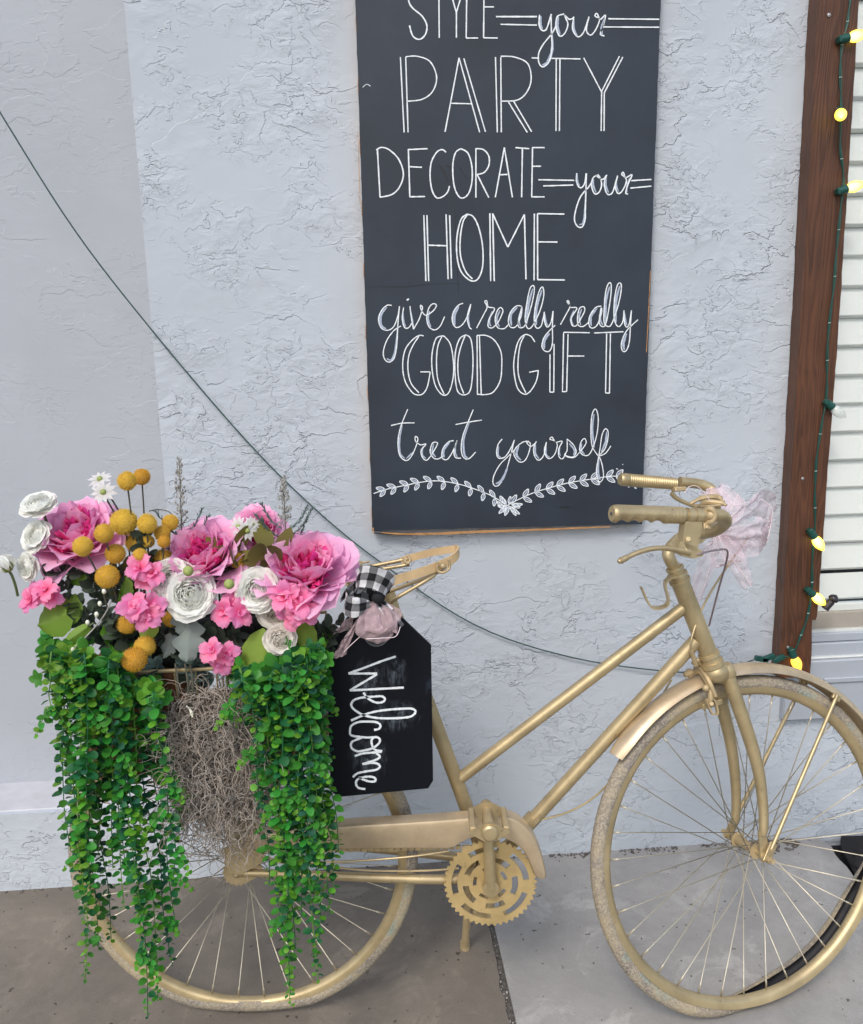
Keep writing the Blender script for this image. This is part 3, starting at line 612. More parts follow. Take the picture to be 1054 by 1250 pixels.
for a, b in [((958, 801), (944, 807)), ((946, 800), (930, 806)), ((938, 806), (922, 803))]:
    p, q = aty(*a, YB-.006), aty(*b, YB-.006); d = q-p; c = MB(); c.box((p+q)/2, d*.5, Vector((0, .006, 0)), d.cross(Vector((0, 1, 0))).normalized()*.0065, .002); c.build('plug', M_GREEN, LS)
# ------------------------------------------------------------------ bicycle
GOLD = gold_mat('gold_paint'); GOLD2 = gold_mat('gold_paint_worn', (.47, .36, .20), .35, .55, .6); GOLDF = gold_mat('gold_fender', (.55, .43, .28), .5, .36, .15)
t = NT('painted_tyre'); v = t.coord()
_a = t.ramp(t.noise(v, 9, 5), [(.42, 0.), (.6, 1.)]); _b = t.ramp(t.noise(v, 230, 4, .75), [(.43, 0.), (.55, 1.)]); _c = t.ramp(t.noise(v, 26, 4, .6), [(.6, 0.), (.7, 1.)])
_d = t.ramp(t.noise(t.coord('Object', (1, 1, 1), (3, 1, 2)), 11, 4), [(.60, 0.), (.68, 1.)])
base_ = t.mix(_a, (.43, .36, .24), (.38, .34, .27)); base_ = t.mix(t.math('MULTIPLY', _c, .7), base_, (.30, .27, .25))
base_ = t.mix(t.math('MULTIPLY', _d, .6), base_, (.24, .38, .34)); base_ = t.mix(t.math('MULTIPLY', _b, t.math('ADD', t.math('MULTIPLY', _a, .5), .38)), base_, (.17, .135, .12))
t.set(base=base_, rough=.75, spec=.25); t.bump(t.noise(v, 230, 4, .7), .6, .0015); M_TYRE = t.m
M_RUB = plain('tyre_inside', (.010, .010, .014), .6, var=.3, bump=.4, bscale=80)
bike = thing('bicycle', BO, 'old gold painted bicycle leaning before the stucco wall with a flat front tyre', 'bicycle')
def T(name, pts, r, mat=GOLD, seg=14, n=6, par=bike, smooth=True):
    m = MB(); P = smooth_path(pts, n) if smooth and len(pts) > 2 else pts
    if hasattr(r, '__len__') and len(r) == len(pts) and len(P) != len(pts):
        R = []
        for i in range(len(pts)-1): R += [r[i]+(r[i+1]-r[i])*k/n for k in range(n)]
        r = R+[r[-1]]
    m.tube(P, r, seg); return m.build(name, mat, par)
M_SPOKE = plain('spoke_metal', (.62, .56, .43), .4, .4)
# --- wheels
def wheel(C, h, u, ax, R, front):
    wh = bpy.data.objects.new('wheel', None); col.objects.link(wh); wh.parent = bike; wh.location = C-wloc(bike); WL[wh.name] = Vector(C); wh.empty_display_size = .05
    def dirv(a): return h*math.cos(a)+u*math.sin(a)
    N = 216
    # tyre
    pts, fr = [], []
    def offs(a):
        if not front: 
            return 0.0, 0.0, 1.0
        d = math.degrees(a) % 360
        # hanging off the rim between bottom left and front
        def bumpf(x, a0, a1, a2, a3):
            if x < a0 or x > a3: return 0
            if x < a1: tt = (x-a0)/(a1-a0); return tt*tt*(3-2*tt)
            if x < a2: return 1
            tt = (a3-x)/(a3-a2); return tt*tt*(3-2*tt)
        off = bumpf(d, 242, 288, 322, 358)
        gap = bumpf(d, 195, 225, 240, 275)
        return .030*off, .006*gap-.010*off, 1+.25*off
    sec = .0142
    for i in range(N):
        a = 2*PI*i/N; lat, rad, sq = offs(a); D = dirv(a)
        flat = 0
        if not front:                                       # rear: squashed on the ground
            dz = max(0, -math.sin(a)-.93)/.07; flat = .010*dz
        pts.append(C+D*(R-sec+rad-flat)+ax*lat); fr.append((D, ax))
    m = MB()
    def prof(i):
        k = 16; o = []
        a = 2*PI*i/N; lat, rad, sq = offs(a)
        op = 1.0 if (front and (lat > .002 or rad > .001)) else .0
        rng = [-145+290*j/k for j in range(k+1)]
        for j, dg in enumerate(rng):
            g = math.radians(dg)+(sq-1)/.25*.7; rr = sec*sq*(1+(.07 if abs(dg) < 62 and (i+j) % 2 else 0)+(.03*noise.noise(Vector((i*.3, j, 1)))))
            o.append((rr*math.cos(g)*(.98 if not front else 1), rr*math.sin(g)*1.0))
        inner = [(x*.80, y*.80) for x, y in o[::-1]]
        return o+inner
    m.sweep(pts, fr, prof, True); ty = m.build('tyre', M_TYRE, wh, sharp=60)
    ty.data.materials.append(M_RUB)
    K = 34
    mi = [1 if (f % K) >= 17 and (f % K) < 33 else 0 for f in range(len(ty.data.polygons))]
    ty.data.polygons.foreach_set('material_index', mi)
    # rim
    pts = [C+dirv(2*PI*i/N)*(R-.0275) for i in range(N)]; fr = [(dirv(2*PI*i/N), ax) for i in range(N)]
    pr = [(.009, .0105), (.0085, .0122), (-.003, .0115), (-.006, .0100), (-.0105, .005), (-.0115, 0), (-.0105, -.005), (-.006, -.0100), (-.003, -.0115), (.0085, -.0122), (.009, -.0105), (.000, -.009), (-.004, 0), (.000, .009)]
    m = MB(); m.sweep(pts, fr, pr, True); m.build('rim', GOLD, wh, sharp=45)
    # hub
    hw = .033 if front else .030; m = MB()
    m.tube([C-ax*hw, C-ax*(hw-.004), C-ax*(hw-.005), C, C+ax*(hw-.005), C+ax*(hw-.004), C+ax*hw], [.0155, .0155, .010, .009, .010, .0155, .0155], 20)
    m.build('hub', GOLD2, wh); m = MB(); m.cyl(C-ax*.066, C+ax*.066, .005, 12); m.cyl(C-ax*.062, C-ax*.055, .010, 6); m.cyl(C+ax*.055, C+ax*.062, .010, 6); m.ball(C-ax*.067, .0055, 10, 6); m.build('axle', GOLD, wh)
    # spokes
    L = 1.0; m = MB(); m.tube([Vector((0, 0, 0)), Vector((0, 0, .93)), Vector((0, 0, .935)), Vector((0, 0, 1))], [.00105, .00105, .0019, .0019], 6, True)
    sme = m.mesh('spoke', M_SPOKE, True)
    ns = 36
    for i in range(ns):
        a = 2*PI*(i+.5)/ns; side = -1 if i % 2 else 1; tw = (1 if (i//2) % 2 else -1)*math.radians(72)
        p0 = C+ax*side*(hw-.002)+dirv(a+tw)*.0145; p1 = C+dirv(a)*(R-.038)
        d = p1-p0; q = d.to_track_quat('Z', 'Y'); o = place(sme, 'spoke', p0, q, wh, (1, 1, d.length))
    return wh
wR = wheel(RWC, BH, BU, BA, RW_R, False)
wF = wheel(FWC, FH, FU, FA, FW_R, True)
# --- frame
BB = bp(599, 1079, -.06)+BA*.06
m = MB(); m.cyl(BB-BA*.038, BB+BA*.038, .021, 20)
seat_top = bp(483, 752)
htT, htB = bp(829, 706), bp(866, 800)
m.build('bottom_bracket', GOLD, bike)
T('seat_tube', [seat_top, BB], .0142, GOLD, 18)
T('head_tube', [htT, htB], .0175, GOLD, 22)
T('top_tube', [bp(840, 738), bp(562, 950)], .0118, GOLD, 18)
T('down_tube', [bp(850, 782), bp(628, 1026), BB], .0135, GOLD, 18, 2)
for s_ in (-1, 1):
    T('chain_stay', [BB+BA*.022*s_+BH*-.02, BB+BA*.045*s_-BH*.10+BU*.002, RWC+BA*.062*s_+BH*.06, RWC+BA*.062*s_], [.011, .0095, .0075, .006], GOLD)
    T('seat_stay', [RWC+BA*.062*s_, RWC+BA*.058*s_+BU*.2+BH*.1, bp(487, 775)+BA*.018*s_], .007, GOLD)
    m = MB(); m.prism([RWC+BA*.056*s_+BH*a+BU*b for a, b in [(-.022, -.018), (.014, -.022), (.045, -.004), (.05, .012), (.014, .030), (-.012, .055), (-.026, .05), (-.018, .015)]], BA*.005*s_); m.build('dropout', GOLD2, bike, sharp=20)
# headset
def ring(name, A, B, prof, par=bike, mat=GOLD, seg=22):
    A, B = Vector(A), Vector(B); m = MB(); m.tube([A.lerp(B, t_) for t_, _ in prof], [r for _, r in prof], seg); return m.build(name, mat, par, sharp=35)
hd = (htB-htT).normalized()
ring('headset_cup', htT-hd*.024, htT+hd*.008, [(0, .012), (.02, .017), (.16, .0175), (.18, .0155), (.4, .0155), (.42, .0195), (.58, .0200), (.6, .018), (.78, .018), (.8, .0205), (.98, .0205), (1, .0175)])
ring('headset_cup', htB-hd*.006, htB+hd*.030, [(0, .0176), (.02, .0205), (.22, .021), (.24, .018), (.5, .0185), (.52, .0225), (.78, .0225), (.8, .02), (1, .02)])
# --- fork (steered)
cr = htB+hd*.036
nearC, farC = fp(892, 832, -.040), fp(874, 818, .045)
m = MB(); m.tube([cr-hd*.012, cr-hd*.006, cr+hd*.006, cr+hd*.014], [.019, .024, .024, .019], 20)
m.tube(smooth_path([nearC-hd*.022, nearC-hd*.012+FA*.01, cr, farC-hd*.012-FA*.01, farC-hd*.02], 5), [.013, .018, .020, .018, .013], 14)
m.tube([nearC-hd*.036, nearC-hd*.030, nearC-hd*.012, nearC-hd*.008], [.0135, .0162, .0162, .0135], 18)
m.build('fork_crown', GOLD, bike)
T('fork_blade', [nearC-hd*.03, fp(901, 860, -.046), fp(917, 907, -.050), fp(927, 945, -.052), fp(932, 985, -.055), fp(932.5, 1012, -.057), fp(931, 1020, -.057)], [.0138, .0136, .0126, .0112, .0095, .0088, .006], GOLD, 16)
T('fork_blade', [farC-hd*.02, fp(881, 860, .046), fp(891, 900, .050), fp(897, 940, .052), fp(899, 975, .055), fp(898, 1000, .057), fp(896, 1008, .057)], [.0138, .0130, .012, .0106, .0095, .0088, .006], GOLD, 16)
for l_, A0 in ((-.058, (931, 1015)), (.058, (897, 1004))):
    a0 = fp(*A0, l_); e = FWC+FA*l_; dd = (e-a0).normalized(); sd_ = dd.cross(FA).normalized()
    m = MB(); m.prism([a0-sd_*.008, a0+sd_*.008, e+sd_*.010-dd*.004, e+sd_*.008+dd*.010, e-sd_*.008+dd*.010, e-sd_*.010-dd*.004], FA*.004); m.build('fork_end', GOLD, bike, sharp=20)
    m = MB(); m.cyl(e-FA*.004, e-FA*.009*(1 if l_ < 0 else -1), .009, 6); m.build('axle_nut', GOLD2, bike)
# fender
def fender(C, h, u, ax, R, a0, a1, half=.027, depth=.016, name='front_fender', mat=GOLDF):
    N = 90; pts, fr = [], []
    for i in range(N+1):
        a = math.radians(a0+(a1-a0)*i/N); D = h*math.cos(a)+u*math.sin(a); pts.append(C+D*R); fr.append((D, ax))
    outp = []; inn = []
    for j in range(11):
        g = -1.25+2.5*j/10; outp.append((depth*(math.cos(g)-1)/(1-math.cos(1.25)), half*math.sin(g)/math.sin(1.25)))
    inn = [(x-.0014, y*.95) for x, y in outp[::-1]]
    def pr(i):
        e = min(1, (i+1)/5) if True else 1
        k = .55+.45*math.sqrt(e)
        return [(x, y*k) for x, y in outp]+[(x, y*k) for x, y in inn]
    m = MB(); m.sweep(pts, fr, pr, False); return m.build(name, mat, bike, sharp=50)
fender(FWC, FH, FU, FA, FW_R+.026, 141, 8)
def stay(side, a_deg, e):
    a = math.radians(a_deg); top = FWC+(FH*math.cos(a)+FU*math.sin(a))*(FW_R+.010)+FA*.026*side
    bot = FWC+FA*.064*side+FU*.014+FH*.010
    T('fender_stay', [top, bot], .0042, GOLD, 10)
    m = MB(); dd = (top-bot).normalized(); sd_ = dd.cross(FA).normalized()
    m.box(top-dd*.004, sd_*.010, dd*.006, FA*.003, .001); m.box(bot-dd*.006, sd_*.0085, dd*.020, FA*.002, .0008); m.build('stay_end', GOLD, bike)
    m = MB(); m.cyl(bot-FA*.001*-side, bot+FA*.004*side, .003, 10); m.cyl(bot-dd*.018, bot-dd*.018+FA*.010*side, .0065, 6); m.cyl(bot-dd*.018, bot-dd*.018+FA*.018*side, .0045, 10); m.build('bolt', GOLD2, bike)
stay(-1, 53, 0); stay(1, 60, 0)
# front brake
bc0 = fp(868, 826, -.02)
m = MB()
m.tube(smooth_path([fp(843, 822, 0), fp(856, 820, -.02), fp(866, 836, -.045), fp(868, 852, -.050), fp(864, 858, -.045)], 6), [.006, .0065, .006, .0055, .005], 10)
m.tube(smooth_path([fp(846, 808, -.01), fp(858, 818, -.03), fp(866, 832, -.052), fp(874, 850, -.056)], 6), [.0045, .005, .0045, .004], 10)
m.tube(smooth_path([fp(850, 815, .01), fp(850, 835, .045), fp(852, 855, .05)], 6), [.005, .005, .004], 8)
m.ball(fp(842, 822, -.005), .009, 12, 8); m.cyl(fp(836, 824, -.01), fp(846, 820, -.01), .0055, 8)
m.ball(fp(862, 840, -.05), .007, 10, 8); m.box(fp(851, 808, -.03), FH*.007, FU*.006, FA*.006, .001)
m.ball(fp(852, 806, -.04), .005, 8, 6)
m.build('front_brake', GOLD2, bike)
m = MB(); m.box(fp(868, 859, -.03), (fp(880, 855, -.03)-fp(856, 862, -.03))*.5, FA*.008, FU*.0055, .0015); m.build('brake_block', GOLD, bike)
m = MB(); m.sweep(smooth_path([fp(867, 852, -.05), fp(873, 856, -.05), fp(876, 870, -.05), fp(872, 873, -.05), fp(868, 868, -.05), fp(863, 856, -.05)], 4, True), [(FA, FH)]*24, [(.003, .002), (.003, -.002), (-.003, -.002), (-.003, .002)], True)
m.cyl(fp(869, 859, -.045), fp(869, 859, -.062), .004, 8); m.build('brake_shoe_holder', GOLD2, bike)
# --- handlebar
HB = fp(846, 652, 0)
st0 = htT-hd*.02
T('stem', [st0, st0-hd*.035, HB-FH*.02-FU*.002, HB], [.0112, .0118, .0125, .0125], GOLD, 16)
m = MB(); m.cyl(HB-FA*.022, HB+FA*.022, .0175, 20); m.build('stem_clamp', GOLD, bike)
LN, LF = -.175, .185
barN = [HB, fp(852, 652, -.045), fp(872, 648, -.100), fp(886, 638, -.145), fp(882, 630, LN+.004), fp(868, 629, LN), fp(835, 629, LN)]
barF = [HB, fp(852, 642, .05), fp(866, 622, .12), fp(872, 602, .17), fp(858, 592, LF), fp(830, 588, LF)]
T('handlebar', barN[::-1]+barF[1:], .0112, GOLD, 18, 8)
# near grip: finger moulded
def grip(A, B, finger, r=.0150):
    n = 60; P = [A.lerp(B, i/n) for i in range(n+1)]; d = (B-A).normalized(); down = -FU-(-FU).dot(d)*d; down.normalize(); sd_ = d.cross(down)
    m = MB(); seg = 24; b = 0
    for i, p in enumerate(P):
        tt = i/n; rr = r*(1-.06*tt)
        rr *= .80+.20*min(1, (tt/.05)**.5) if tt < .05 else 1
        for k in range(seg):
            g = 2*PI*k/seg; c_ = math.cos(g); ext = 0
            if finger and .06 < tt < .72: ext = -.0052*max(0, c_)*abs(math.sin((tt-.06)/.66*PI*4))**.6
            if finger and tt > .76: ext = -.0007*(i % 3 == 0)
            if not finger and tt > .12: ext = -.0014*(i % 2)
            m.v.append(p+(down*c_+sd_*math.sin(g))*(rr+ext))
    for i in range(n):
        for k in range(seg): m.f.append([i*seg+k, i*seg+(k+1) % seg, (i+1)*seg+(k+1) % seg, (i+1)*seg+k])
    m.f.append(list(range(seg))[::-1]); m.f.append([n*seg+k for k in range(seg)])
    return m.build('grip', GOLD, bike, sharp=50)
grip(fp(747, 627, LN), fp(834, 629, LN), True, .0158); grip(fp(757, 585, LF), fp(824, 590.5, LF), False, .0142)
# end plug dimple
m = MB(); q = fp(746.6, 627, LN); dx = (fp(834, 629, LN)-fp(747, 627, LN)).normalized(); m.cyl(q-dx*.0006, q-dx*.0002, .003, 10); m.build('end_plug', M_GAP, bike)
for a, b, r in ((838, 846, .0135), (848, 856, .0128)): 
    m = MB(); m.cyl(fp(a, 629, LN), fp(b, 629.5, LN), r, 20); m.build('clamp_band', GOLD, bike)
m = MB(); m.tube(smooth_path([fp(861, 624, LN), fp(868, 621, LN-.012), fp(873, 628, LN-.014), fp(869, 637, LN-.01), fp(862, 636, LN)], 5), .0055, 10); m.ball(fp(868, 629, LN-.008), .010, 12, 8); m.box(fp(863, 642, LN-.004), FH*.007, FU*.006, FA*.003, .001); m.cyl(fp(863, 643, LN-.006), fp(863, 643, LN-.012), .0025, 8)
m.build('gear_clamp', GOLD2, bike)
# near brake lever
m = MB(); Q = lambda x, y, l=LN-.008: fp(x, y, l)
m.prism([Q(837, 636), Q(858, 637), Q(855, 658), Q(851, 674), Q(838, 668), Q(834, 660)], FA*.018)
m.cyl(Q(840.5, 658, LN-.012), Q(840.5, 658, LN-.006), .0042, 12)
m.prism([Q(832, 660), Q(850, 668), Q(860, 674), Q(858, 679), Q(848, 682), Q(836, 679), Q(826, 674)], FA*.014)
m.cyl(Q(836, 672, LN-.012), Q(836, 672, LN-.006), .0045, 12)
m.build('lever_bracket', GOLD, bike, sharp=25)
m = MB(); P = smooth_path([Q(842, 674), Q(828, 671), Q(812, 669), Q(795, 670), Q(778, 675), Q(765, 681), Q(757, 685)], 6)
m.tube(P, [.0062]*6+[.0052]*6+[.0046]*6+[.0044]*6+[.0042]*6+[.0052]*4+[.0058, .0058, .004], 12); m.ball(P[-1], .0046, 10, 6); m.build('brake_lever', GOLD, bike)
# far brake lever & bell
Q2 = lambda x, y, l=LF-.01: fp(x, y, l)
T('brake_lever', [Q2(820, 602), Q2(826, 608), Q2(838, 614), Q2(850, 618), Q2(862, 618)], [.0055, .005, .0045, .005, .006], GOLD, 10)
m = MB(); m.box(Q2(829, 597), FH*.014, FU*.005, FA*.01, .002); m.build('lever_bracket', GOLD2, bike)
m = MB()
m.tube(smooth_path([fp(843, 615, .03), fp(858, 608, .02), fp(876, 607, .0), fp(884, 613, -.02)], 6), [.004, .006, .006, .003], 8)
m.tube(smooth_path([fp(848, 621, .03), fp(862, 613, .0), fp(880, 614, -.02), fp(887, 617, -.03)], 6), [.003, .005, .005, .003], 8)
m.box(fp(870, 617, -.01), FH*.02, FA*.014, FU*.002, .001); m.cyl(fp(876, 612, 0), fp(877, 622, 0), .006, 8); m.build('shifter', GOLD2, bike)
# cables
CAB = plain('mauve_cable', (.26, .20, .21), .45, .2)
T('brake_cable', [Q(851, 677), Q(862, 674), Q(878, 671, -.15), Q(888, 672, -.12), fp(887, 686, -.08), fp(878, 718, -.03), fp(866, 764, .02)], .0019, CAB, 8)
T('brake_cable', [fp(914, 655, .04), fp(895, 682, .02), fp(876, 710, -.02), fp(858, 742, -.05), fp(845, 778, -.055), fp(844, 796, -.05), fp(849, 808, -.04)], .0022, GOLD, 8)
T('cable_adjuster', [fp(844, 794, -.05), fp(850, 812, -.04)], .0045, GOLD2, 8)
T('gear_cable', [bp(655, 1002, -.01), bp(690, 993, .0), bp(722, 976, .01), bp(748, 950, .02), bp(775, 905, .03), bp(820, 830, .04)], .0020, GOLD, 8)
T('gear_cable', [bp(300, 1022, -.075), bp(306, 1036, -.08), bp(322, 1045, -.08), bp(350, 1052, -.078), bp(420, 1052, -.075), bp(500, 1046, -.072), bp(548, 1039, -.06)], .0022, GOLD, 8)
T('gear_cable', [bp(330, 1052, -.068), bp(400, 1058, -.068), bp(455, 1063, -.066), bp(520, 1063, -.06), bp(560, 1060, -.05)], .0020, GOLD2, 8)
m = MB(); dd = (bp(664, 984)-bp(645, 1004)).normalized(); m.cyl(bp(642, 1008), bp(652, 997), .0150, 18); m.box(bp(655, 1002, -.014), dd*.010, BA*.003, BU*.006, .001); m.build('cable_clip', GOLD, bike)
# lamp bracket
path = smooth_path([bp(827, 703, -.022), bp(817, 706, -.022), bp(812, 714, -.022), bp(816, 732, -.022), bp(812, 740, -.022), bp(798, 742, -.022), bp(791, 735, -.022), bp(786, 724, -.022), bp(783, 717, -.022)], 6)
m = MB(); fr = []
for i, p in enumerate(path):
    d = (path[min(i+1, len(path)-1)]-path[max(i-1, 0)]).normalized(); fr.append((BA, d.cross(BA).normalized()))
m.sweep(path, fr, [(.009, .0015), (.009, -.0015), (-.009, -.0015), (-.009, .0015)]); m.build('lamp_bracket', GOLD, bike, sharp=40)
# --- chainring, crank, pedal, guard
CRL = -.058
def P2(a, r, l): return BB+(BH*math.cos(a)+BU*math.sin(a))*r+BA*l
m = MB(); Rr = .0895; bands = [0, .14, .30, .38, .47, .60, .71, .84, .93, 1.0]
NA = 184
def solid(bi, a):
    f = (a/(2*PI)) % 1
    if bi == 2: g = (f*5+.10) % 1; return not (.26 < g < .74)
    if bi == 4: g = (f*5+.6) % 1; return not (.19 < g < .81)
    if bi == 6: g = (f*5+.10) % 1; return not (.15 < g < .85)
    return True
idx = {}
for z in (0, 1):
    for bi, rr in enumerate(bands):
        for k in range(NA):
            a = 2*PI*k/NA; r_ = rr*Rr
            if bi == len(bands)-1: r_ = Rr*(1.0 if k % 4 in (0, 1) else .95)
            idx[(z, bi, k)] = len(m.v); m.v.append(P2(a, r_, CRL+(.003 if z else -.0005)))
cells = {(bi, k) for bi in range(len(bands)-1) for k in range(NA) if solid(bi, 2*PI*(k+.5)/NA)}
for (bi, k) in cells:
    k2 = (k+1) % NA
    m.f.append([idx[(0, bi, k)], idx[(0, bi+1, k)], idx[(0, bi+1, k2)], idx[(0, bi, k2)]]); m.f.append([idx[(1, bi, k2)], idx[(1, bi+1, k2)], idx[(1, bi+1, k)], idx[(1, bi, k)]])
    if (bi+1, k) not in cells: m.f.append([idx[(0, bi+1, k)], idx[(1, bi+1, k)], idx[(1, bi+1, k2)], idx[(0, bi+1, k2)]])
    if bi > 0 and (bi-1, k) not in cells: m.f.append([idx[(0, bi, k2)], idx[(1, bi, k2)], idx[(1, bi, k)], idx[(0, bi, k)]])
    for kk, e in ((k-1, k), (k+1, k2)):
        if (bi, kk % NA) not in cells: m.f.append([idx[(0, bi, e)], idx[(0, bi+1, e)], idx[(1, bi+1, e)], idx[(1, bi, e)]])
m.build('chainring', gold_mat('gold_chainring', (.52, .38, .17), .35, .5, .5), bike, sharp=25)
armT = bp(594, 984, CRL-.012)
m = MB(); m.tube([BB+BA*(CRL-.002), BB+BA*(CRL-.022)], .016, 20); m.tube(smooth_path([BB+BA*(CRL-.012), BB.lerp(armT-BA*CRL, .5)+BA*(CRL-.012), armT], 4), [.0135, .0125, .0115, .011, .0105, .0105, .011, .0115, .011], 16)
m.ball(armT, .0125, 14, 8); m.build('crank', GOLD, bike)
armB = BB-(armT-BB-BA*(CRL-.012))+BA*.07
m = MB(); m.tube([BB+BA*.06, BB+BA*.068, armB], [.014, .012, .010], 14); m.build('crank', GOLD2, bike)
def pedal(C0, side, flip=1):
    # C0 inner end, extends away from the bike by side*BA
    W = .088; A = BA*side
    pd = bpy.data.objects.new('pedal', None); col.objects.link(pd); pd.parent = bike; pd.location = C0-wloc(bike); WL[pd.name] = Vector(C0)
    hh, uu = BH, BU
    for k, off in enumerate((.010, W)):
        m = MB(); c0 = C0+A*off
        o = []
        for i in range(24):
            g = 2*PI*i/24; x, y = math.cos(g), math.sin(g)
            X = x*.036; Y = y*.0095
            if abs(x) < .62: Y = math.copysign(.0095+.0085*math.cos(x/.62*PI/2), y)
            o.append(c0+hh*X+uu*Y)
        m.prism(o, A*.004)
        if k: m.tube([c0+A*.002, c0+A*.008, c0+A*.011, c0+A*.012], [.0155, .0150, .0115, .005], 18)
        m.build('end_plate', GOLD, pd, sharp=30)
    m = MB(); m.tube([C0, C0+A*W], [.0085, .0105], 14); m.build('spindle', GOLD2, pd)
    for sx in (-1, 1):
        m = MB(); m.box(C0+A*(W/2+.006)+hh*.030*sx, A*(W/2-.006), hh*.0055, uu*.0085, .002); m.build('tread_block', GOLD2, pd)
pedal(armT-BA*.008, -1); pedal(armB+BA*.01, 1)
gp = [(300, 1021), (330, 1017), (415, 1009), (500, 1004), (572, 999), (600, 996), (622, 998), (638, 1006), (652, 1022), (661, 1042), (667, 1064), (667, 1073), (660, 1075), (652, 1068), (645, 1050), (635, 1036), (618, 1026), (598, 1022), (578, 1024), (562, 1031), (548, 1037), (500, 1037), (415, 1038), (330, 1041), (300, 1040)]
def smooth_poly(g, n=3):
    return [(v.x, v.y) for v in smooth_path([Vector((a, b, 0)) for a, b in g], n, True)]
m = MB(); GP = smooth_poly(gp); c_ = [bp(x, y, -.078) for x, y in GP]; n_ = len(c_)
inn = []
for i in range(n_):
    a, b = c_[i-1], c_[(i+1) % n_]; d = (b-a).normalized(); nn = d.cross(BA).normalized(); inn.append(nn)
b0 = [c_[i]+BA*.030 for i in range(n_)]; b1 = [c_[i]+BA*.006 for i in range(n_)]; b2 = [c_[i]-inn[i]*.0022+BA*.0016 for i in range(n_)]; b3 = [c_[i]-inn[i]*.006 for i in range(n_)]
m.add(b0+b1+b2+b3, [[r*n_+i, r*n_+(i+1) % n_, (r+1)*n_+(i+1) % n_, (r+1)*n_+i] for r in range(3) for i in range(n_)]+[[3*n_+i for i in range(n_)]])
m.build('chain_guard', GOLDF, bike, sharp=35)
# chain
m = MB()
for (a, b) in ((bp(572, 1034, CRL+.002), bp(318, 1040, CRL+.004)),):
    n_ = int((b-a).length/.0127); d = (b-a)/n_
    for i in range(n_): m.box(a+d*(i+.5), d*.42, BA*(.0032 if i % 2 else .0022), BU*.0038, .0006)
m.build('chain', GOLD2, bike)
m = MB(); o = []
for k in range(72): o.append(RWC+BA*(CRL+.002)+(BH*math.cos(2*PI*k/72)+BU*math.sin(2*PI*k/72))*(.029 if k % 4 in (0, 1) else .026))
m.prism(o, BA*.003); m.build('sprocket', GOLD2, bike, sharp=20)
# rear bracket by the axle
m = MB(); U_ = [bp(x, y, -.080) for x, y in [(273, 1003), (283, 996), (287, 999), (297, 1025), (296, 1033), (288, 1038), (281, 1034), (275, 1018)]]; m.prism(U_, BA*.004); m.cyl(bp(287, 1029, -.080), bp(287, 1029, -.090), .0075, 14)
m.build('rack_bracket', GOLD, bike, sharp=20)
m = MB(); m.prism([bp(x, y, -.073) for x, y in [(276, 1035), (300, 1030), (318, 1040), (322, 1052), (305, 1062), (292, 1068), (280, 1066), (274, 1052)]], BA*.006); m.build('gear_plate', GOLD2, bike, sharp=20)
# kickstand
m = MB(); kt = BB+BA*.03-BH*.035-BU*.01; kb = atz(568, 1155, .006); m.tube([kt, kt.lerp(kb, .9), kb], [.009, .0085, .0095], 12); m.tube([kb-Vector((0, 0, .006)), kb+Vector((0, 0, .012))], .011, 12); m.build('kickstand', GOLD2, bike)
# saddle frame
sd_e = bpy.data.objects.new('saddle', None); col.objects.link(sd_e); sd_e.parent = bike; scp = bp(500, 700); sd_e.location = scp-wloc(bike); WL[sd_e.name] = scp
def strap(path, wdt, thk, name, mat=GOLD, wdir=None):
    P = smooth_path(path, 7); fr = []
    for i, p in enumerate(P):
        d = (P[min(i+1, len(P)-1)]-P[max(i-1, 0)]).normalized(); X = (wdir or BU); X = (X-d*X.dot(d)).normalized(); fr.append((X, d.cross(X).normalized()))
    m = MB(); m.sweep(P, fr, [(wdt, thk), (wdt, -thk), (-wdt, -thk), (-wdt, thk)]); return m.build(name, mat, sd_e, sharp=40)
SG = gold_mat('gold_saddle', (.66, .47, .25), .25, .5, .3)
strap([bp(440, 728, -.07), bp(476, 711, -.075), bp(510, 700, -.06), bp(535, 691, -.04), bp(552, 683, -.025), bp(560, 674, -.005), bp(556, 670, .012)], .0085, .0015, 'leather_strap', SG)
strap([bp(556, 670, .012), bp(530, 674, .04), bp(505, 680, .06), bp(490, 685, .065)], .007, .0015, 'leather_strap', SG)
T('saddle_rail', [bp(500, 682, .065), bp(470, 688, .07), bp(445, 693, .07), bp(424, 697, .06)], .0042, GOLD, 10, par=sd_e)
T('saddle_rail', [bp(500, 689, .05), bp(470, 694, .05), bp(440, 698, .05)], .0036, GOLD, 10, par=sd_e)
T('saddle_rail', [bp(478, 735, -.05), bp(486, 729, -.06), bp(503, 719, -.055), bp(520, 709, -.05), bp(531, 702, -.04)], .0036, GOLD, 10, par=sd_e)
T('saddle_rail', [bp(470, 724, -.04), bp(500, 713, -.045), bp(530, 701, -.035), bp(545, 691, -.02)], .0036, GOLD2, 10, par=sd_e)
m = MB(); m.tube(smooth_path([bp(535, 687, -.05), bp(534, 696, -.05), bp(541, 699, -.05), bp(549, 693, -.045), bp(548, 684, -.045)], 5), .0028, 8); m.ball(bp(541, 691, -.052), .006, 10, 6); m.build('clip', GOLD2, sd_e)
m = MB(); m.tube(smooth_path([bp(492, 680, .05), bp(497, 688, .045), bp(501, 684, .05), bp(497, 678, .06)], 4), .0028, 8); m.build('clip', GOLD2, sd_e)
m = MB(); m.box(bp(437, 704, .0), BH*.014, BA*.05, BU*.010, .003); m.build('cantle_plate', SG, sd_e)
T('seat_post', [bp(483, 752), bp(474, 722)], .0125, GOLD)
m = MB()
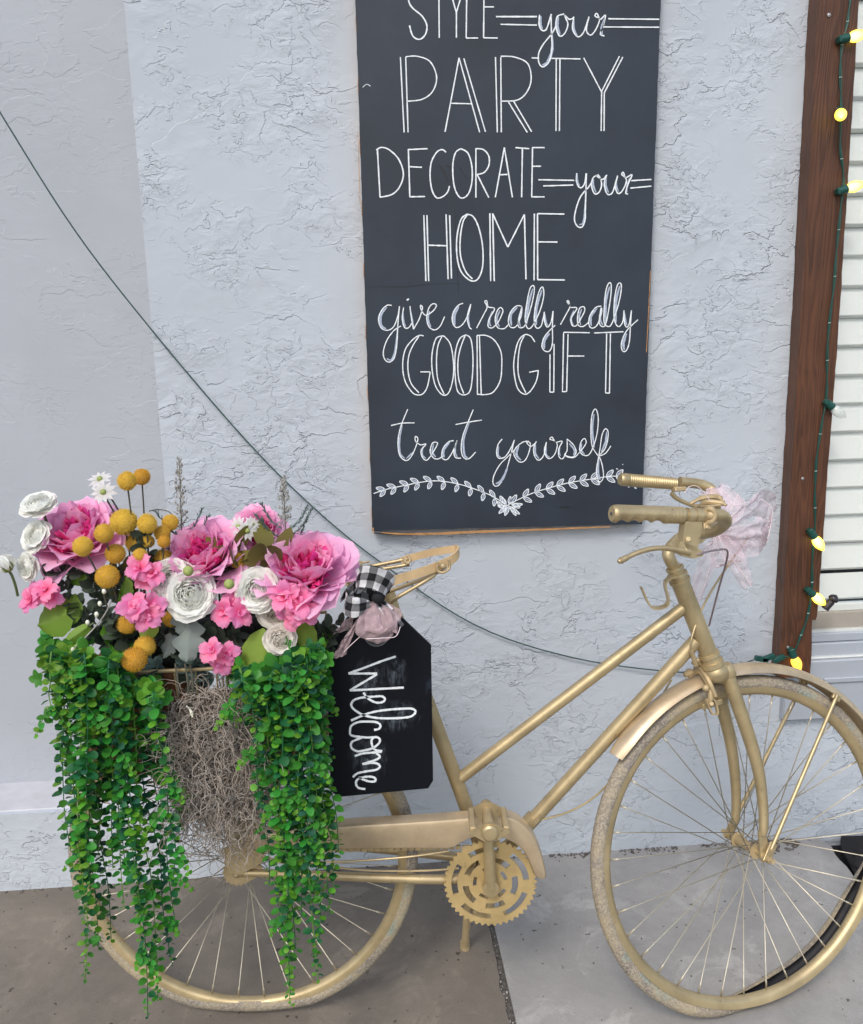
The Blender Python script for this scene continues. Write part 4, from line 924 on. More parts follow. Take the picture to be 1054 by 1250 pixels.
for k in range(3):
    P = [bp(428+k*9, 698, .02+.02*k)+(BH*math.cos(i*.7)+BA*math.sin(i*.7))*.009+BU*(-.0014*i+.02) for i in range(36)]; m.tube(P, .0022, 6)
m.build('spring', GOLD2, sd_e)
# ------------------------------------------------------------------ rear basket with planter
def mpp(x, y, Y): return (aty(x, y, Y)-CAM).dot(CF)/FPX
YN, YF_ = 1.425, 1.70
b0 = aty(82, 825, YN); b1 = aty(392, 822, YN); zt = b0.z; zb = aty(240, 962, YN).z
bx0, bx1 = b0.x, b1.x
bk = thing('wire_basket', ((bx0+bx1)/2, (YN+YF_)/2, zb), 'gold wire basket over the rear wheel holding flowers, moss and planters', 'basket')
def rect(mb, z, r, ins=0): mb.tube([Vector((bx0+ins, YN+ins, z)), Vector((bx1-ins, YN+ins, z)), Vector((bx1-ins, YF_-ins, z)), Vector((bx0+ins, YF_-ins, z))], r, 8, closed=True)
m = MB(); rect(m, zt, .0035); m.build('rim', GOLD, bk)
m = MB(); rect(m, zb+.05, .0022, .02); m.build('hoop', GOLD, bk); m = MB(); rect(m, zb, .0022, .03); m.build('hoop', GOLD, bk)
for i in range(13):
    x = bx0+(bx1-bx0)*i/12
    for Y, s_ in ((YN, 1), (YF_, -1)):
        m = MB(); m.tube([Vector((x, Y, zt)), Vector((x+(.5-i/12)*.06, Y+s_*.03, zb))], .0016, 6); m.build('wire', GOLD, bk)
M_RUST = plain('rusty_planter', (.20, .075, .03), .7, var=.4, scale=25, bump=.3)
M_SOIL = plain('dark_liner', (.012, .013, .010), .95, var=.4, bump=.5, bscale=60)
for k, (xa, xb) in enumerate(((97, 232), (296, 388))):
    A_, B_ = aty(xa, 850, YN+.035), aty(xb, 850, YN+.035)
    w2 = (B_.x-A_.x)/2; zc0, zc1 = zb+.008, zt-.02
    pl = thing('planter_box', ((A_.x+B_.x)/2, YN+.12, zc0), ['rust brown planter box in the left half of the basket behind green leaves', 'rust brown planter box in the right half of the basket behind green leaves'][k], 'planter')
    m = MB(); m.box(((A_.x+B_.x)/2, YN+.12, (zc0+zc1)/2), (w2, 0, 0), (0, .085, 0), (0, 0, (zc1-zc0)/2), .004); m.build('body', M_RUST, pl)
    m = MB(); m.box(((A_.x+B_.x)/2, YN+.12, aty(200, 856, YN+.03).z), (w2+.005, 0, 0), (0, .090, 0), (0, 0, .006), .003); m.build('rim', M_RUST, pl)
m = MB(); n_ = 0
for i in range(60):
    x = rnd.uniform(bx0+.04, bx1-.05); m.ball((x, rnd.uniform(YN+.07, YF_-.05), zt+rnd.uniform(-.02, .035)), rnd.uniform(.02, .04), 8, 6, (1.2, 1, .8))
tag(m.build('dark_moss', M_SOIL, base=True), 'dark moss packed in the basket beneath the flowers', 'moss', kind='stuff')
# ------------------------------------------------------------------ spanish moss
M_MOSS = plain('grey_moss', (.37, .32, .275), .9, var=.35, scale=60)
M_MOSSD = plain('grey_moss_shade', (.20, .15, .12), .9, var=.35, scale=60)  # darker copy of the moss colour, painted shade for the inner layer
def curls(n, reg, Y0, Y1, mat, name, label, ln=(12, 26), down=.55, seed=3):
    r = random.Random(seed); m = MB()
    for i in range(n):
        x, y = reg(r); Y = r.uniform(Y0, Y1); p = aty(x, y, Y); d = Vector((r.gauss(0, 1), r.gauss(0, .5), r.gauss(-.6, 1))).normalized(); P = [p]
        cx = r.uniform(-1, 1)*.9; cy = r.uniform(-1, 1)*.5
        for k in range(r.randint(*ln)):
            d = d + Vector((cx*d.z, cy*.5, -cx*d.x))*.55+Vector((r.gauss(0, .28), r.gauss(0, .22), r.gauss(0, .28)-down*.18)); d.normalize()
            if r.random() < .12: cx = r.uniform(-1, 1)
            p = p+d*.0048; P.append(p)
        m.tube(P, [r.uniform(.0005, .00115), .00045], 4, False)
    o = m.build(name, mat, sharp=None, base=True); return tag(o, label, 'moss', kind='stuff')
def regA(r):
    while 1:
        x, y = r.uniform(188, 345), r.uniform(838, 1000)
        c = 262+ (y-900)*.10; hw = 72 if y < 880 else 68-(y-880)*.10
        if y < 880: c = 262-(880-y)*-.25; hw = 30+(y-838)*1.0
        if abs(x-c) < hw: return x, y
curls(1300, regA, YN-.035, YN+.02, M_MOSS, 'spanish_moss', 'tangled pale grey curly moss spilling from the middle of the basket')
curls(600, regA, YN+.0, YN+.05, M_MOSSD, 'spanish_moss', 'tangled moss deep inside the basket behind the pale moss, coloured darker as shade', seed=9)
def regB(r): return r.gauss(268, 22), r.uniform(985, 1045)
curls(90, regB, YN-.02, YN+.02, M_MOSS, 'spanish_moss', 'wispy lowest strands of grey moss hanging by the rear axle', (8, 16), 1.2, 5)
# ------------------------------------------------------------------ leaves & petals
def petal(name, L, W, cup, curl, side, ruf, mat, nu=4, nv=5, wp=.75, tipw=.35, seed=0, notch=0):
    r = random.Random(seed); ph = r.uniform(0, 6); v = []; f = []; y = z = 0
    rows = []
    for j in range(nv+1):
        t_ = j/nv; th = cup*t_-curl*t_**3
        if j: y -= math.sin(th)*L/nv; z += math.cos(th)*L/nv
        wd = W*.5*(math.sin(PI*min(1, t_*wp+.04))**.7 if t_ > 0 else .18)*(1 if t_ < .8 else 1-(1-tipw)*((t_-.8)/.2)**2)
        for i in range(nu+1):
            u = -1+2*i/nu
            yy = y-side*abs(u)**2*wd+ruf*t_**2*math.sin(u*5+ph+j*.6)*L
            zz = z-(abs(u)**2.2)*L*.14*t_+ruf*.6*t_**2*math.sin(u*7+ph*2)*L-(notch*L if (i == nu//2 and j == nv) else 0)
            v.append((u*wd, yy, zz))
    for j in range(nv):
        for i in range(nu):
            a = j*(nu+1)+i; f.append((a, a+1, a+nu+2, a+nu+1))
    me = bpy.data.meshes.new(name); me.from_pydata(v, [], f); me.materials.append(mat)
    me.polygons.foreach_set('use_smooth', [True]*len(f)); me.update(); return me
def fl_axis(c, ax, ay):
    """axis facing the viewer side of the basket, tilted ax to the right and ay upward"""
    n = Vector((ax, -1, ay+.25)).normalized(); return n
def put(me, name, root, c, A, az, tilt, off=0.0, up=0.0, sc=1.0, roll=0.0):
    q = A.to_track_quat('Z', 'Y') @ Quaternion((0, 0, 1), az)
    loc = c + q @ Vector((0, off, up))
    q = q @ Quaternion((1, 0, 0), -tilt) @ Quaternion((0, 0, 1), roll)
    return place(me, name, loc, q, root, sc)
M_STEM = plain('green_stem', (.10, .14, .05), .6); M_STEMD = plain('grey_stem', (.10, .10, .075), .7)
# peony
PK_OUT = thin('peony_outer', (.93, .30, .58), (.96, .58, .80), .38, .55, rvar=.08, stops=(0., .9))
PK_MID = thin('peony_mid', (.92, .20, .48), (.95, .48, .72), .38, .55, rvar=.1, stops=(0., .8))
PK_IN = thin('peony_inner', (.82, .025, .27), (.94, .10, .42), .38, .5, rvar=.2)
def mk(name, n, mat, **k): return [petal(name, seed=s_*7+3, mat=mat, **k) for s_ in range(n)]
pe_o = mk('petal', 6, PK_OUT, L=1, W=.88, cup=1.0, curl=1.0, side=.34, ruf=.035, wp=.74, tipw=.85, nu=8, nv=7, notch=.05)
pe_m = mk('petal', 6, PK_MID, L=1, W=.70, cup=1.0, curl=.7, side=.40, ruf=.045, wp=.76, tipw=.85, nu=8, nv=6, notch=.08)
pe_i = mk('petal', 4, PK_IN, L=1, W=.5, cup=.3, curl=.3, side=.4, ruf=.12, wp=.85, tipw=.7, nu=5, nv=4)
def stem(root, c, A, L=.06, mat=M_STEM, r=.0022, bend=(0, .3, -1)):
    B = Vector(bend).normalized(); m = MB(); m.tube(smooth_path([c-A*.002, c-A*L*.35, c-A*L*.5+B*L*.5, c-A*L*.4+B*L*1.2], 5), r, 7); m.build('stem', mat, root)
def peony(x, y, Y, Rpx, ax, ay, label, name='peony', dens=1.0):
    c = aty(x, y, Y); R = Rpx*mpp(x, y, Y); A = fl_axis(c, ax, ay); root = thing(name, c-A*R*.3, label, 'flower', None); r = random.Random(int(x*7+y))
    c2 = c-A*R*.30
    for (n, tl, L, ms, o) in ((10, 88, 1.02, pe_o, .10), (11, 72, .98, pe_o, .10), (12, 55, .92, pe_m, .09), (11, 40, .80, pe_m, .09)):
        for k in range(int(n*dens)): put(r.choice(ms), 'petal', root, c2, A, 2*PI*(k+r.uniform(-.3, .3))/int(n*dens)+tl, math.radians(tl+r.uniform(-9, 9)), R*o, 0, R*L*r.uniform(.88, 1.08), r.uniform(-.25, .25))
    for k in range(46):
        q = math.sqrt(r.random()); put(r.choice(pe_i), 'petal', root, c2, A, r.uniform(0, 6.3), math.radians(4+36*q), R*.24*q, R*.10, R*r.uniform(.46, .68), r.uniform(-.8, .8))
    stem(root, c2, A); return root
peony(95, 656, 1.475, 60, -.3, 1.1, 'large pink peony at the left of the basket, tilted up with yellow balls beside it')
peony(249, 680, 1.455, 58, -.35, .75, 'large pink peony in the middle of the flowers behind two white blooms')
peony(374, 696, 1.43, 64, .1, .95, 'largest pink peony at the right end beside the bow')
peony(318, 648, 1.50, 34, .3, .4, 'small round pink bloom rising at the back behind white daisies', 'pink_bloom', .8)
# ranunculus
WH = thin('white_petal', (.76, .79, .56), (.93, .93, .88), .38, .5, rvar=.04, stops=(0., .35))
CRM = thin('cream_petal', (.74, .68, .50), (.86, .82, .75), .35, .5, rvar=.04, stops=(0., .4))
ra = {'w': mk('petal', 3, WH, L=1, W=1.15, cup=.75, curl=.1, side=.30, ruf=.02, wp=.72, tipw=.75, nu=6, nv=5), 'c': mk('petal', 3, CRM, L=1, W=1.15, cup=.75, curl=.1, side=.30, ruf=.02, wp=.72, tipw=.75, nu=6, nv=5)}
rb = {'w': mk('petal', 3, WH, L=1, W=1.3, cup=.8, curl=.9, side=.25, ruf=.03, wp=.72, tipw=.8, nu=6, nv=5), 'c': mk('petal', 3, CRM, L=1, W=1.3, cup=.8, curl=.9, side=.25, ruf=.03, wp=.72, tipw=.8, nu=6, nv=5)}
M_BUD = plain('green_flower_centre', (.30, .36, .10), .6, var=.3, scale=200, bump=.4)
def ranunculus(x, y, Y, Rpx, ax, ay, label, kind='w', stemdir=(0, .3, -1), sl=.06):
    c = aty(x, y, Y); R = Rpx*mpp(x, y, Y); A = fl_axis(c, ax, ay); root = thing('ranunculus', c-A*R*.4, label, 'flower'); r = random.Random(int(x*3+y*5)); c2 = c-A*R*.42
    for k in range(9): put(r.choice(rb[kind]), 'petal', root, c2, A, 2*PI*(k+r.uniform(-.2, .2))/9, math.radians(84+r.uniform(-6, 6)), R*.05, 0, R*r.uniform(.94, 1.04), r.uniform(-.15, .15))
    for k in range(9): put(r.choice(rb[kind]), 'petal', root, c2, A, 2*PI*(k+.5+r.uniform(-.2, .2))/9, math.radians(68+r.uniform(-6, 6)), R*.05, R*.04, R*r.uniform(.88, .96), r.uniform(-.15, .15))
    for ring_, (n, off, L, tl) in enumerate(((7, .50, .58, 34), (7, .42, .60, 28), (6, .34, .60, 22), (6, .26, .58, 18), (5, .18, .55, 14), (4, .11, .50, 8))):
        for k in range(n): put(r.choice(ra[kind]), 'petal', root, c2, A, 2*PI*(k+r.uniform(-.15, .15)+ring_*.37)/n, math.radians(tl+r.uniform(-4, 4)), R*off, R*.02, R*L*(.95+.1*r.random()), r.uniform(-.1, .1))
    m = MB(); m.ball(c2+A*R*.30, R*.13, 10, 7); m.build('flower_centre', M_BUD, root)
    stem(root, c2, A, sl, bend=stemdir); return root
ranunculus(46, 614, 1.45, 24, -.2, 1.5, 'white ranunculus at the top left, seen from its side on a pale stem')
ranunculus(42, 653, 1.44, 22, -.5, .5, 'white ranunculus at the far left, middle one of the three stacked there')
ranunculus(32, 692, 1.43, 19, -.7, -.1, 'lowest white ranunculus at the far left above a pink bloom')
ranunculus(208, 704, 1.415, 29, -.2, .5, 'white ranunculus tucked behind the biggest white one under the middle peony')
ranunculus(232, 725, 1.395, 34, .1, .15, 'biggest white ranunculus, wide open, below the middle peony')
ranunculus(314, 720, 1.40, 30, -.05, .15, 'white ranunculus left of the largest peony')
ranunculus(336, 748, 1.405, 25, .1, -.35, 'cream ranunculus half hidden between two white ones', 'c')
ranunculus(342, 781, 1.385, 21, .05, 0, 'small cream white ranunculus lowest of its row above the lime leaf', 'c')
def bud(x, y, Y, r1, label, mat, d=(0, 0, 1)):
    c = aty(x, y, Y); R = r1*mpp(x, y, Y); A = Vector(d).normalized(); root = thing('flower_bud', c-A*R, label, 'flower bud'); r = random.Random(int(x+y))
    for k in range(6): put(r.choice(ra['w']), 'petal', root, c-A*R, A, k*2.4, math.radians(16), R*.35, 0, R*1.75, .1)
    m = MB(); m.ball(c-A*R*.5, R*.62, 10, 7); m.build('calyx', mat, root); stem(root, c-A*R, A, .03)
bud(5, 686, 1.42, 13, 'white bud with a green calyx at the left picture edge', plain('calyx', (.16, .22, .03), .5), (-.3, -.2, 1))
# round green buds
for (x, y, l) in ((230, 697, 'small round green bud on top of the white blooms'), (280, 713, 'small round green bud beside the middle white bloom')):
    c = aty(x, y, 1.375); m = MB(); m.ball(c, 6.5*mpp(x, y, 1.375), 12, 8); tag(m.build('green_bud', M_BUD), l, 'flower bud')
# loose pink blooms
PK_F = thin('bright_pink_petal', (.92, .12, .34), (.96, .34, .58), .4, .5, rvar=.10, stops=(0., .75))
fp_ = mk('petal', 5, PK_F, L=1, W=.78, cup=.35, curl=.9, side=.15, ruf=.09, wp=.70, tipw=.75, nu=6, nv=5, notch=.04)
def pinkbloom(x, y, Y, spots, label, Rp=18):
    c = aty(x, y, Y); root = thing('pink_blossom', c, label, 'flower'); r = random.Random(int(x*11+y))
    for (dx, dy, ax, ay) in spots:
        p = aty(x+dx, y+dy, Y+r.uniform(-.012, .006)); A = fl_axis(p, ax, ay); R = Rp*mpp(x, y, Y)
        for k in range(5): put(r.choice(fp_), 'petal', root, p, A, 2*PI*(k+r.uniform(-.2, .2))/5+dx, math.radians(72+r.uniform(-16, 10)), R*.04, 0, R*r.uniform(.92, 1.15), r.uniform(-.3, .3))
        for k in range(3): put(r.choice(fp_), 'petal', root, p, A, 2*PI*k/3+r.random(), math.radians(30+r.uniform(-12, 12)), 0, 0, R*r.uniform(.45, .6), r.uniform(-.4, .4))
    stem(root, c+Vector((0, .012, 0)), Vector((0, -.5, .5)).normalized(), .05)
pinkbloom(50, 728, 1.42, [(-12, 6, -.6, .1), (6, -8, -.2, .6), (12, 0, .1, .2), (-6, -2, -.4, .5)], 'bright pink blossom at the lower left above the large green leaf', 17)
pinkbloom(178, 702, 1.40, [(-8, -8, -.3, .5), (8, -2, .3, .3), (0, 4, 0, .2)], 'bright pink blossom just right of the lowest yellow balls, upper of a pair', 18)
pinkbloom(173, 744, 1.385, [(-8, -4, -.3, .3), (4, 8, .1, -.2), (10, -4, .4, .2)], 'bright pink blossom with four broad petals, lower of a pair', 21)
pinkbloom(282, 742, 1.40, [(-8, 4, -.4, .1), (6, -6, .3, .5), (10, 6, .5, 0)], 'bright pink blossom under the middle peony between two white blooms', 19)
pinkbloom(270, 800, 1.375, [(-10, -6, -.4, .3), (6, -2, .3, .2), (0, 8, 0, -.3)], 'bright pink blossom hanging lowest, left of the lime leaf', 17)
pinkbloom(358, 735, 1.385, [(-10, -6, -.3, .3), (6, -2, .2, .3), (10, 12, .5, -.1), (-2, 12, 0, 0)], 'bright pink blossom under the largest peony', 22)
# daisies
WD = thin('daisy_petal', (.62, .62, .55), (.82, .80, .80), .3, .5, rvar=.03)
dp = mk('petal', 3, WD, L=1, W=.36, cup=-.2, curl=.2, side=.1, ruf=.03, wp=.62, tipw=.3, nu=2, nv=3)
def daisy(x, y, Y, Rpx, ax, ay, label, n=11):
    c = aty(x, y, Y); R = Rpx*mpp(x, y, Y); A = fl_axis(c, ax, ay); root = thing('daisy', c, label, 'flower'); r = random.Random(int(x+9*y))
    for k in range(n): put(r.choice(dp), 'petal', root, c, A, 2*PI*k/n, math.radians(78+r.uniform(-10, 8)), R*.1, 0, R*r.uniform(.85, 1.05))
    m = MB(); m.ball(c+A*R*.05, R*.24, 10, 6); m.build('flower_centre', M_BUD, root); stem(root, c, A, .05, M_STEMD, .0016, (.4, .2, -1))
daisy(122, 585, 1.48, 15, -.3, 1.2, 'upper white daisy of the pair rising at the top left')
daisy(126, 601, 1.46, 16, .1, .5, 'lower white daisy of the pair rising at the top left')
daisy(291, 643, 1.46, 13, -.4, .2, 'small white daisy at the left of the trio by the rear pink bloom')
daisy(302, 648, 1.455, 13, .2, -.1, 'small white daisy, lowest of the trio by the rear pink bloom')
daisy(308, 640, 1.465, 11, .4, .4, 'small white daisy at the right of the trio by the rear pink bloom')
# craspedia
t = NT('yellow_ball'); v = t.coord(); oi = t.n('ShaderNodeObjectInfo')
t.set(base=t.mix(oi.outputs['Random'], t.mix(t.noise(v, 140, 3), (.58, .36, .02), (.78, .56, .08)), (.56, .27, .012)), rough=.9, sheen=.4, spec=.1); M_YEL = t.m
m = MB(); NB = 620; gold_ang = PI*(3-math.sqrt(5))
m.ball((0, 0, 0), .93, 16, 10)
for i in range(NB):
    z = 1-2*(i+.5)/NB; r_ = math.sqrt(1-z*z); d = Vector((r_*math.cos(i*gold_ang), r_*math.sin(i*gold_ang), z)); a, b = perp(d); h_ = .055
    m.add([d*.9+a*h_, d*.9+b*h_, d*.9-a*h_, d*.9-b*h_, d*(1.06+rnd.uniform(-.06, .15))], [[0, 1, 4], [1, 2, 4], [2, 3, 4], [3, 0, 4]])
ballme = m.mesh('flower_head', M_YEL, False)
yb_ = [(155, 587, 12, 'of the pair standing highest, the left one'), (173, 582, 10.5, 'of the pair standing highest, the right one'), (151, 637, 16.5, 'biggest one, right of the left peony'), (180, 639, 12.5, 'right of the biggest ball'), (127, 651, 12, 'on the right edge of the left peony'),
 (208, 638, 10.5, 'rightmost of the upper cluster with a thin stem'), (198, 651, 10, 'just below the rightmost ball of the cluster'), (200, 661, 8, 'small one low at the right of the cluster'), (101, 667, 12.5, 'in front of the left peony petals'), (166, 662, 13, 'in the middle of the cluster under the biggest ball'), (181, 661, 8, 'small one half hidden in the cluster'),
 (141, 676, 12.5, 'below the biggest ball, spiky'), (171, 678, 9, 'partly hidden low in the cluster'), (198, 683, 13.5, 'above the twin white blooms'), (131, 704, 14.5, 'darker orange one standing alone above the dark leaves'), (155, 762, 12.5, 'behind the lower pink blossom'), (177, 789, 13, 'amber one above the lowest ball'), (164, 805, 15.5, 'lowest one, above the basket rail'), (291, 684, 10.5, 'between the middle and the largest peony'), (209, 755, 11, 'brown shaded one below the white blooms')]
for i, (x, y, R_, l) in enumerate(yb_):
    Y = 1.40+.02*((i*7) % 4)+(.02 if y < 600 else 0); Y = {8: 1.385, 16: 1.40, 17: 1.375, 15: 1.43, 14: 1.39, 19: 1.44}.get(i, Y)
    c = aty(x, y, Y); R = R_*mpp(x, y, Y); root = thing('yellow_ball_flower', c, 'fuzzy yellow ball flower ' + l, 'flower', 'yellow ball flowers among the blooms')
    place(ballme, 'flower_head', c, Euler((rnd.uniform(0, 3), rnd.uniform(0, 3), 0)), root, R*.93)
    m = MB(); e = aty(x+(175-x)*.35+rnd.uniform(-5, 5), max(y+30, 720)+rnd.uniform(0, 30), Y+.05); m.tube(smooth_path([c, c.lerp(e, .5)+Vector((.004, 0, .006)), e], 5), .0014, 6); m.build('stem', M_STEMD, root)
m = MB(); m.tube(smooth_path([aty(182, 624, 1.47), aty(194, 622, 1.47), aty(208, 626, 1.47), aty(216, 640, 1.47)], 6), .0009, 6); tag(m.build('thin_stem', M_STEMD, base=True), 'thin dark curved wire stem arching over the yellow balls', 'stem')
# ------------------------------------------------------------------ foliage
def leafmesh(name, mat, n=12, cup=.18, elong=1.0, pointy=0.0, fold=.12):
    v = [(0, 0, 0)]; f = []
    c = len(v); v.append((0, -cup*.10, .5*elong))
    for k in range(n):
        a = 2*PI*k/n; x = .5*math.sin(a); z = .5-.5*math.cos(a)
        if pointy: z = z+pointy*(max(0, z-.6))*(1-abs(x)*1.4); 
        v.append((x, -cup*(x*x*2+.25*(z-.5)**2)+fold*abs(x)*.0, z*elong))
    for k in range(n): f.append((1, 2+k, 2+(k+1) % n))
    v = v[1:]; f = [tuple(i-1 for i in q) for q in f]
    me = bpy.data.meshes.new(name); me.from_pydata(v, [], f); me.materials.append(mat)
    me.polygons.foreach_set('use_smooth', [True]*len(f)); me.update(); return me
LD = thin('leaf_dark_green', (.013, .10, .032), (.026, .15, .048), .25, .42, rvar=.25, spec=.35)
LM = thin('leaf_mid_green', (.04, .22, .03), (.065, .30, .04), .3, .42, rvar=.22, spec=.35)
LL = thin('leaf_lime', (.08, .30, .02), (.18, .42, .045), .35, .45, rvar=.2)
LY = thin('leaf_yellow_green', (.25, .42, .04), (.34, .48, .06), .35, .5, rvar=.15)
LB = thin('leaf_blue_grey', (.10, .17, .16), (.16, .24, .22), .2, .6, rvar=.15)
LS_ = thin('leaf_sage', (.045, .065, .045), (.075, .10, .07), .15, .6, rvar=.3)
LO = thin('leaf_olive_brown', (.10, .075, .02), (.16, .14, .03), .2, .6, rvar=.2)
leafs = {'t': leafmesh('leaf', thin('leaf_teal_green', (.018, .085, .05), (.03, .125, .07), .2, .5, rvar=.25), cup=.3, elong=1.1), 'g': leafmesh('leaf', thin('leaf_pale_green', (.14, .36, .04), (.24, .48, .07), .38, .45, rvar=.2)), 'd': leafmesh('leaf', LD, cup=.35, elong=1.12, pointy=.15), 'm': leafmesh('leaf', LM, cup=.35, elong=1.28, pointy=.25), 'l': leafmesh('leaf', LL), 'y': leafmesh('leaf', LY, elong=1.2, pointy=.3), 'b': leafmesh('leaf', LB), 's': leafmesh('leaf', LS_, elong=1.35, pointy=.4), 'o': leafmesh('leaf', LO, elong=1.5, pointy=.5)}
M_VINE = plain('vine_green', (.02, .13, .04), .5); M_VINEL = plain('vine_lime', (.12, .26, .04), .5)
def leafrot(d, nrm):
    """leaf: blade along +Z, face normal along -Y"""
    z = d.normalized(); y = (-nrm-z*(-nrm).dot(z)).normalized(); x = y.cross(z); return Matrix((x, y, z)).transposed()
class Leaves:
    def __init__(s): s.L = []
    def add(s, kind, loc, rot, size): s.L.append((kind, Vector(loc), rot, size))
    def emit(s, root, par_of=None, lim=300, name='leaf'):
        # nearest/biggest first as objects, the rest joined
        s.L.sort(key=lambda q: (q[1].y*9-q[3]*30+rnd.uniform(0, .4)))
        for i, (k, loc, rot, size) in enumerate(s.L[:lim]): place(leafs[k], name, loc, rot, root, size)
        rest = s.L[lim:]
        by = {}
        for q in rest: by.setdefault(q[0], []).append(q)
        if rest:
            m = MB(); mats = []; mi = []
            for k, qs in by.items():
                me = leafs[k]; mats.append(me.materials[0]); vv = [v_.co.copy() for v_ in me.vertices]; ff = [list(p.vertices) for p in me.polygons]
                for (_, loc, rot, size) in qs:
                    m.add([loc+(rot @ v_)*size for v_ in vv], ff); mi += [len(mats)-1]*len(ff)
            o = m.build('leaves', mats, root, sharp=None); o.data.polygons.foreach_set('material_index', mi); o['kind'] = 'stuff'
def bush(label, strands, seed, Y0=1.39, spread=.05, limit=300, hang=True):
    r = random.Random(seed); xs = [s_[0] for s_ in strands]; c0 = aty(sum(xs)/len(xs), 820, Y0)
    root = thing('eucalyptus_bush', c0, label, 'artificial plant', 'green trailing bushes in the basket'); LV = Leaves()
    for si, (x0, y0, x1, y1) in enumerate(strands):
        dY = r.uniform(-spread, spread*.6); A = aty(x0, y0+8, Y0+.05); A2 = aty(x0+r.uniform(-6, 6), y0-r.uniform(0, 5), Y0+dY+.012)
        P = [A, A2]; K = 5
        for k in range(1, K+1):
            tt = k/K; P.append(aty(x0+(x1-x0)*tt+r.uniform(-8, 8)*(1-tt*.4), y0+(y1-y0)*tt, Y0+dY+r.uniform(-.008, .008)))
        S_ = smooth_path(P, 10); m = MB(); m.tube(S_, [.0014, .0008], 5); m.build('vine', M_VINE if si % 3 else M_VINEL, root)
        # nodes
        dist = 0; last = -1; tot = sum((S_[i+1]-S_[i]).length for i in range(len(S_)-1)); nk = 0; step = .0102
        tone = r.random()
        for i in range(len(S_)-1):
            seg = S_[i+1]-S_[i]; L = seg.length; tdir = seg.normalized()
            while nk*step < dist+L:
                p = S_[i]+tdir*(nk*step-dist); frac = nk*step/tot; nk += 1
                size = .0162*(1-.35*frac)*r.uniform(.65, 1.25)
                if frac > .93: size *= .6
                az = (nk % 2)*PI/2+r.uniform(-.4, .4)+si
                a, b = perp(tdir)
                for s2 in (0, PI):
                    if r.random() < .06: continue
                    out = a*math.cos(az+s2)+b*math.sin(az+s2)
                    d = (out+tdir*r.uniform(-.1, .55)+Vector((0, -.12, 0))+Vector((r.gauss(0, .12), r.gauss(0, .12), r.gauss(0, .12)))).normalized()
                    nr = (-tdir*r.uniform(.6, 1.1)+Vector((0, -1, 0))*r.uniform(-.25, .55)+Vector((r.gauss(0, .25), 0, r.gauss(0, .2)))).normalized()
                    w_ = r.random()+(.28 if frac > .85 else 0)+(.20 if frac < .12 else 0)+(tone-.5)*.35+(-.15 if dY > .01 else 0)
                    k_ = 't' if w_ < .14 else 'd' if w_ < .44 else 'm' if w_ < .80 else 'l' if w_ < 1.08 else 'g'
                    LV.add(k_, p+d*.002, leafrot(d, nr), size)
            dist += L
        # side twigs
        for q in range(r.randint(1, 3)):
            i = r.randint(8, len(S_)-8); p = S_[i]; dr = Vector((r.choice((-1, 1))*r.uniform(.3, .8), -r.uniform(0, .4), -r.uniform(.5, 1))).normalized(); E_ = p+dr*r.uniform(.03, .055)
            m = MB(); m.tube([p, p.lerp(E_, .5)+Vector((0, 0, .003)), E_], .0007, 4); m.build('twig', M_VINEL, root)
            for j in range(5):
                tt = (j+1)/5; pp = p.lerp(E_, tt); a, b = perp(dr)
                for s2 in (1, -1):
                    d = (a*s2*math.cos(j*1.57)+b*s2*math.sin(j*1.57)+dr*.5).normalized(); LV.add('l' if j > 2 else 'm', pp, leafrot(d, (Vector((0, -1, .6))+a*.2).normalized()), .0125*(1-.4*tt)*r.uniform(.8, 1.1))
    # head of the bush: rosettes over the rail
    for i in range(int(len(strands)*3.5)):
        x0, y0 = strands[r.randrange(len(strands))][:2]; p = aty(x0+r.uniform(-14, 14), y0+r.uniform(-12, 34), Y0-r.uniform(-.035, .02))
        ax_ = Vector((r.uniform(-.6, .6), -1, r.uniform(-.3, .7))).normalized(); a, b = perp(ax_); k_ = r.choice('lmmld')
        for j in range(5):
            an = 2*PI*j/5+r.random()*.4; d = (a*math.cos(an)+b*math.sin(an)+ax_*.35).normalized(); LV.add(k_, p, leafrot(d, (ax_+d*.0-(d*.3)).normalized()), .0125*r.uniform(.8, 1.2))
    LV.emit(root, lim=limit); return root
bush('green trailing bush at the far left of the basket, strands hanging to wheel edge', [(62, 800, 58, 880), (72, 798, 78, 945), (82, 800, 92, 1010), (92, 805, 104, 1195), (104, 812, 120, 1160), (100, 800, 112, 1090), (86, 812, 100, 1120), (116, 820, 132, 1150), (75, 820, 84, 1040), (110, 806, 122, 1050)], 11, 1.375)
bush('green trailing bush left of the moss, one strand reaching lowest over the wheel rim', [(130, 822, 150, 1110), (140, 830, 158, 1060), (150, 828, 183, 1243), (160, 834, 196, 1222), (168, 836, 206, 1180), (178, 838, 216, 1130), (186, 840, 226, 1012), (124, 815, 140, 1060), (190, 846, 214, 1080), (146, 815, 170, 1150), (136, 810, 148, 1000)], 12, 1.385)
bush('green trailing bush right of the moss with its longest strand by the spokes', [(290, 818, 292, 880), (300, 826, 318, 985), (312, 830, 333, 1080), (325, 828, 350, 1228), (334, 826, 356, 1215), (342, 824, 364, 1160), (318, 822, 326, 940), (350, 828, 372, 1120), (330, 820, 345, 1040), (306, 816, 312, 915)], 13, 1.385)
bush('dense green trailing bush at the right end of the basket beside the welcome board', [(354, 818, 386, 1200), (362, 815, 393, 1150), (370, 806, 399, 1118), (379, 800, 408, 1090), (386, 794, 410, 1040), (358, 800, 377, 1080), (366, 826, 393, 1060), (377, 812, 402, 1000), (388, 802, 402, 930), (348, 806, 364, 1040), (382, 794, 392, 880)], 14, 1.375)
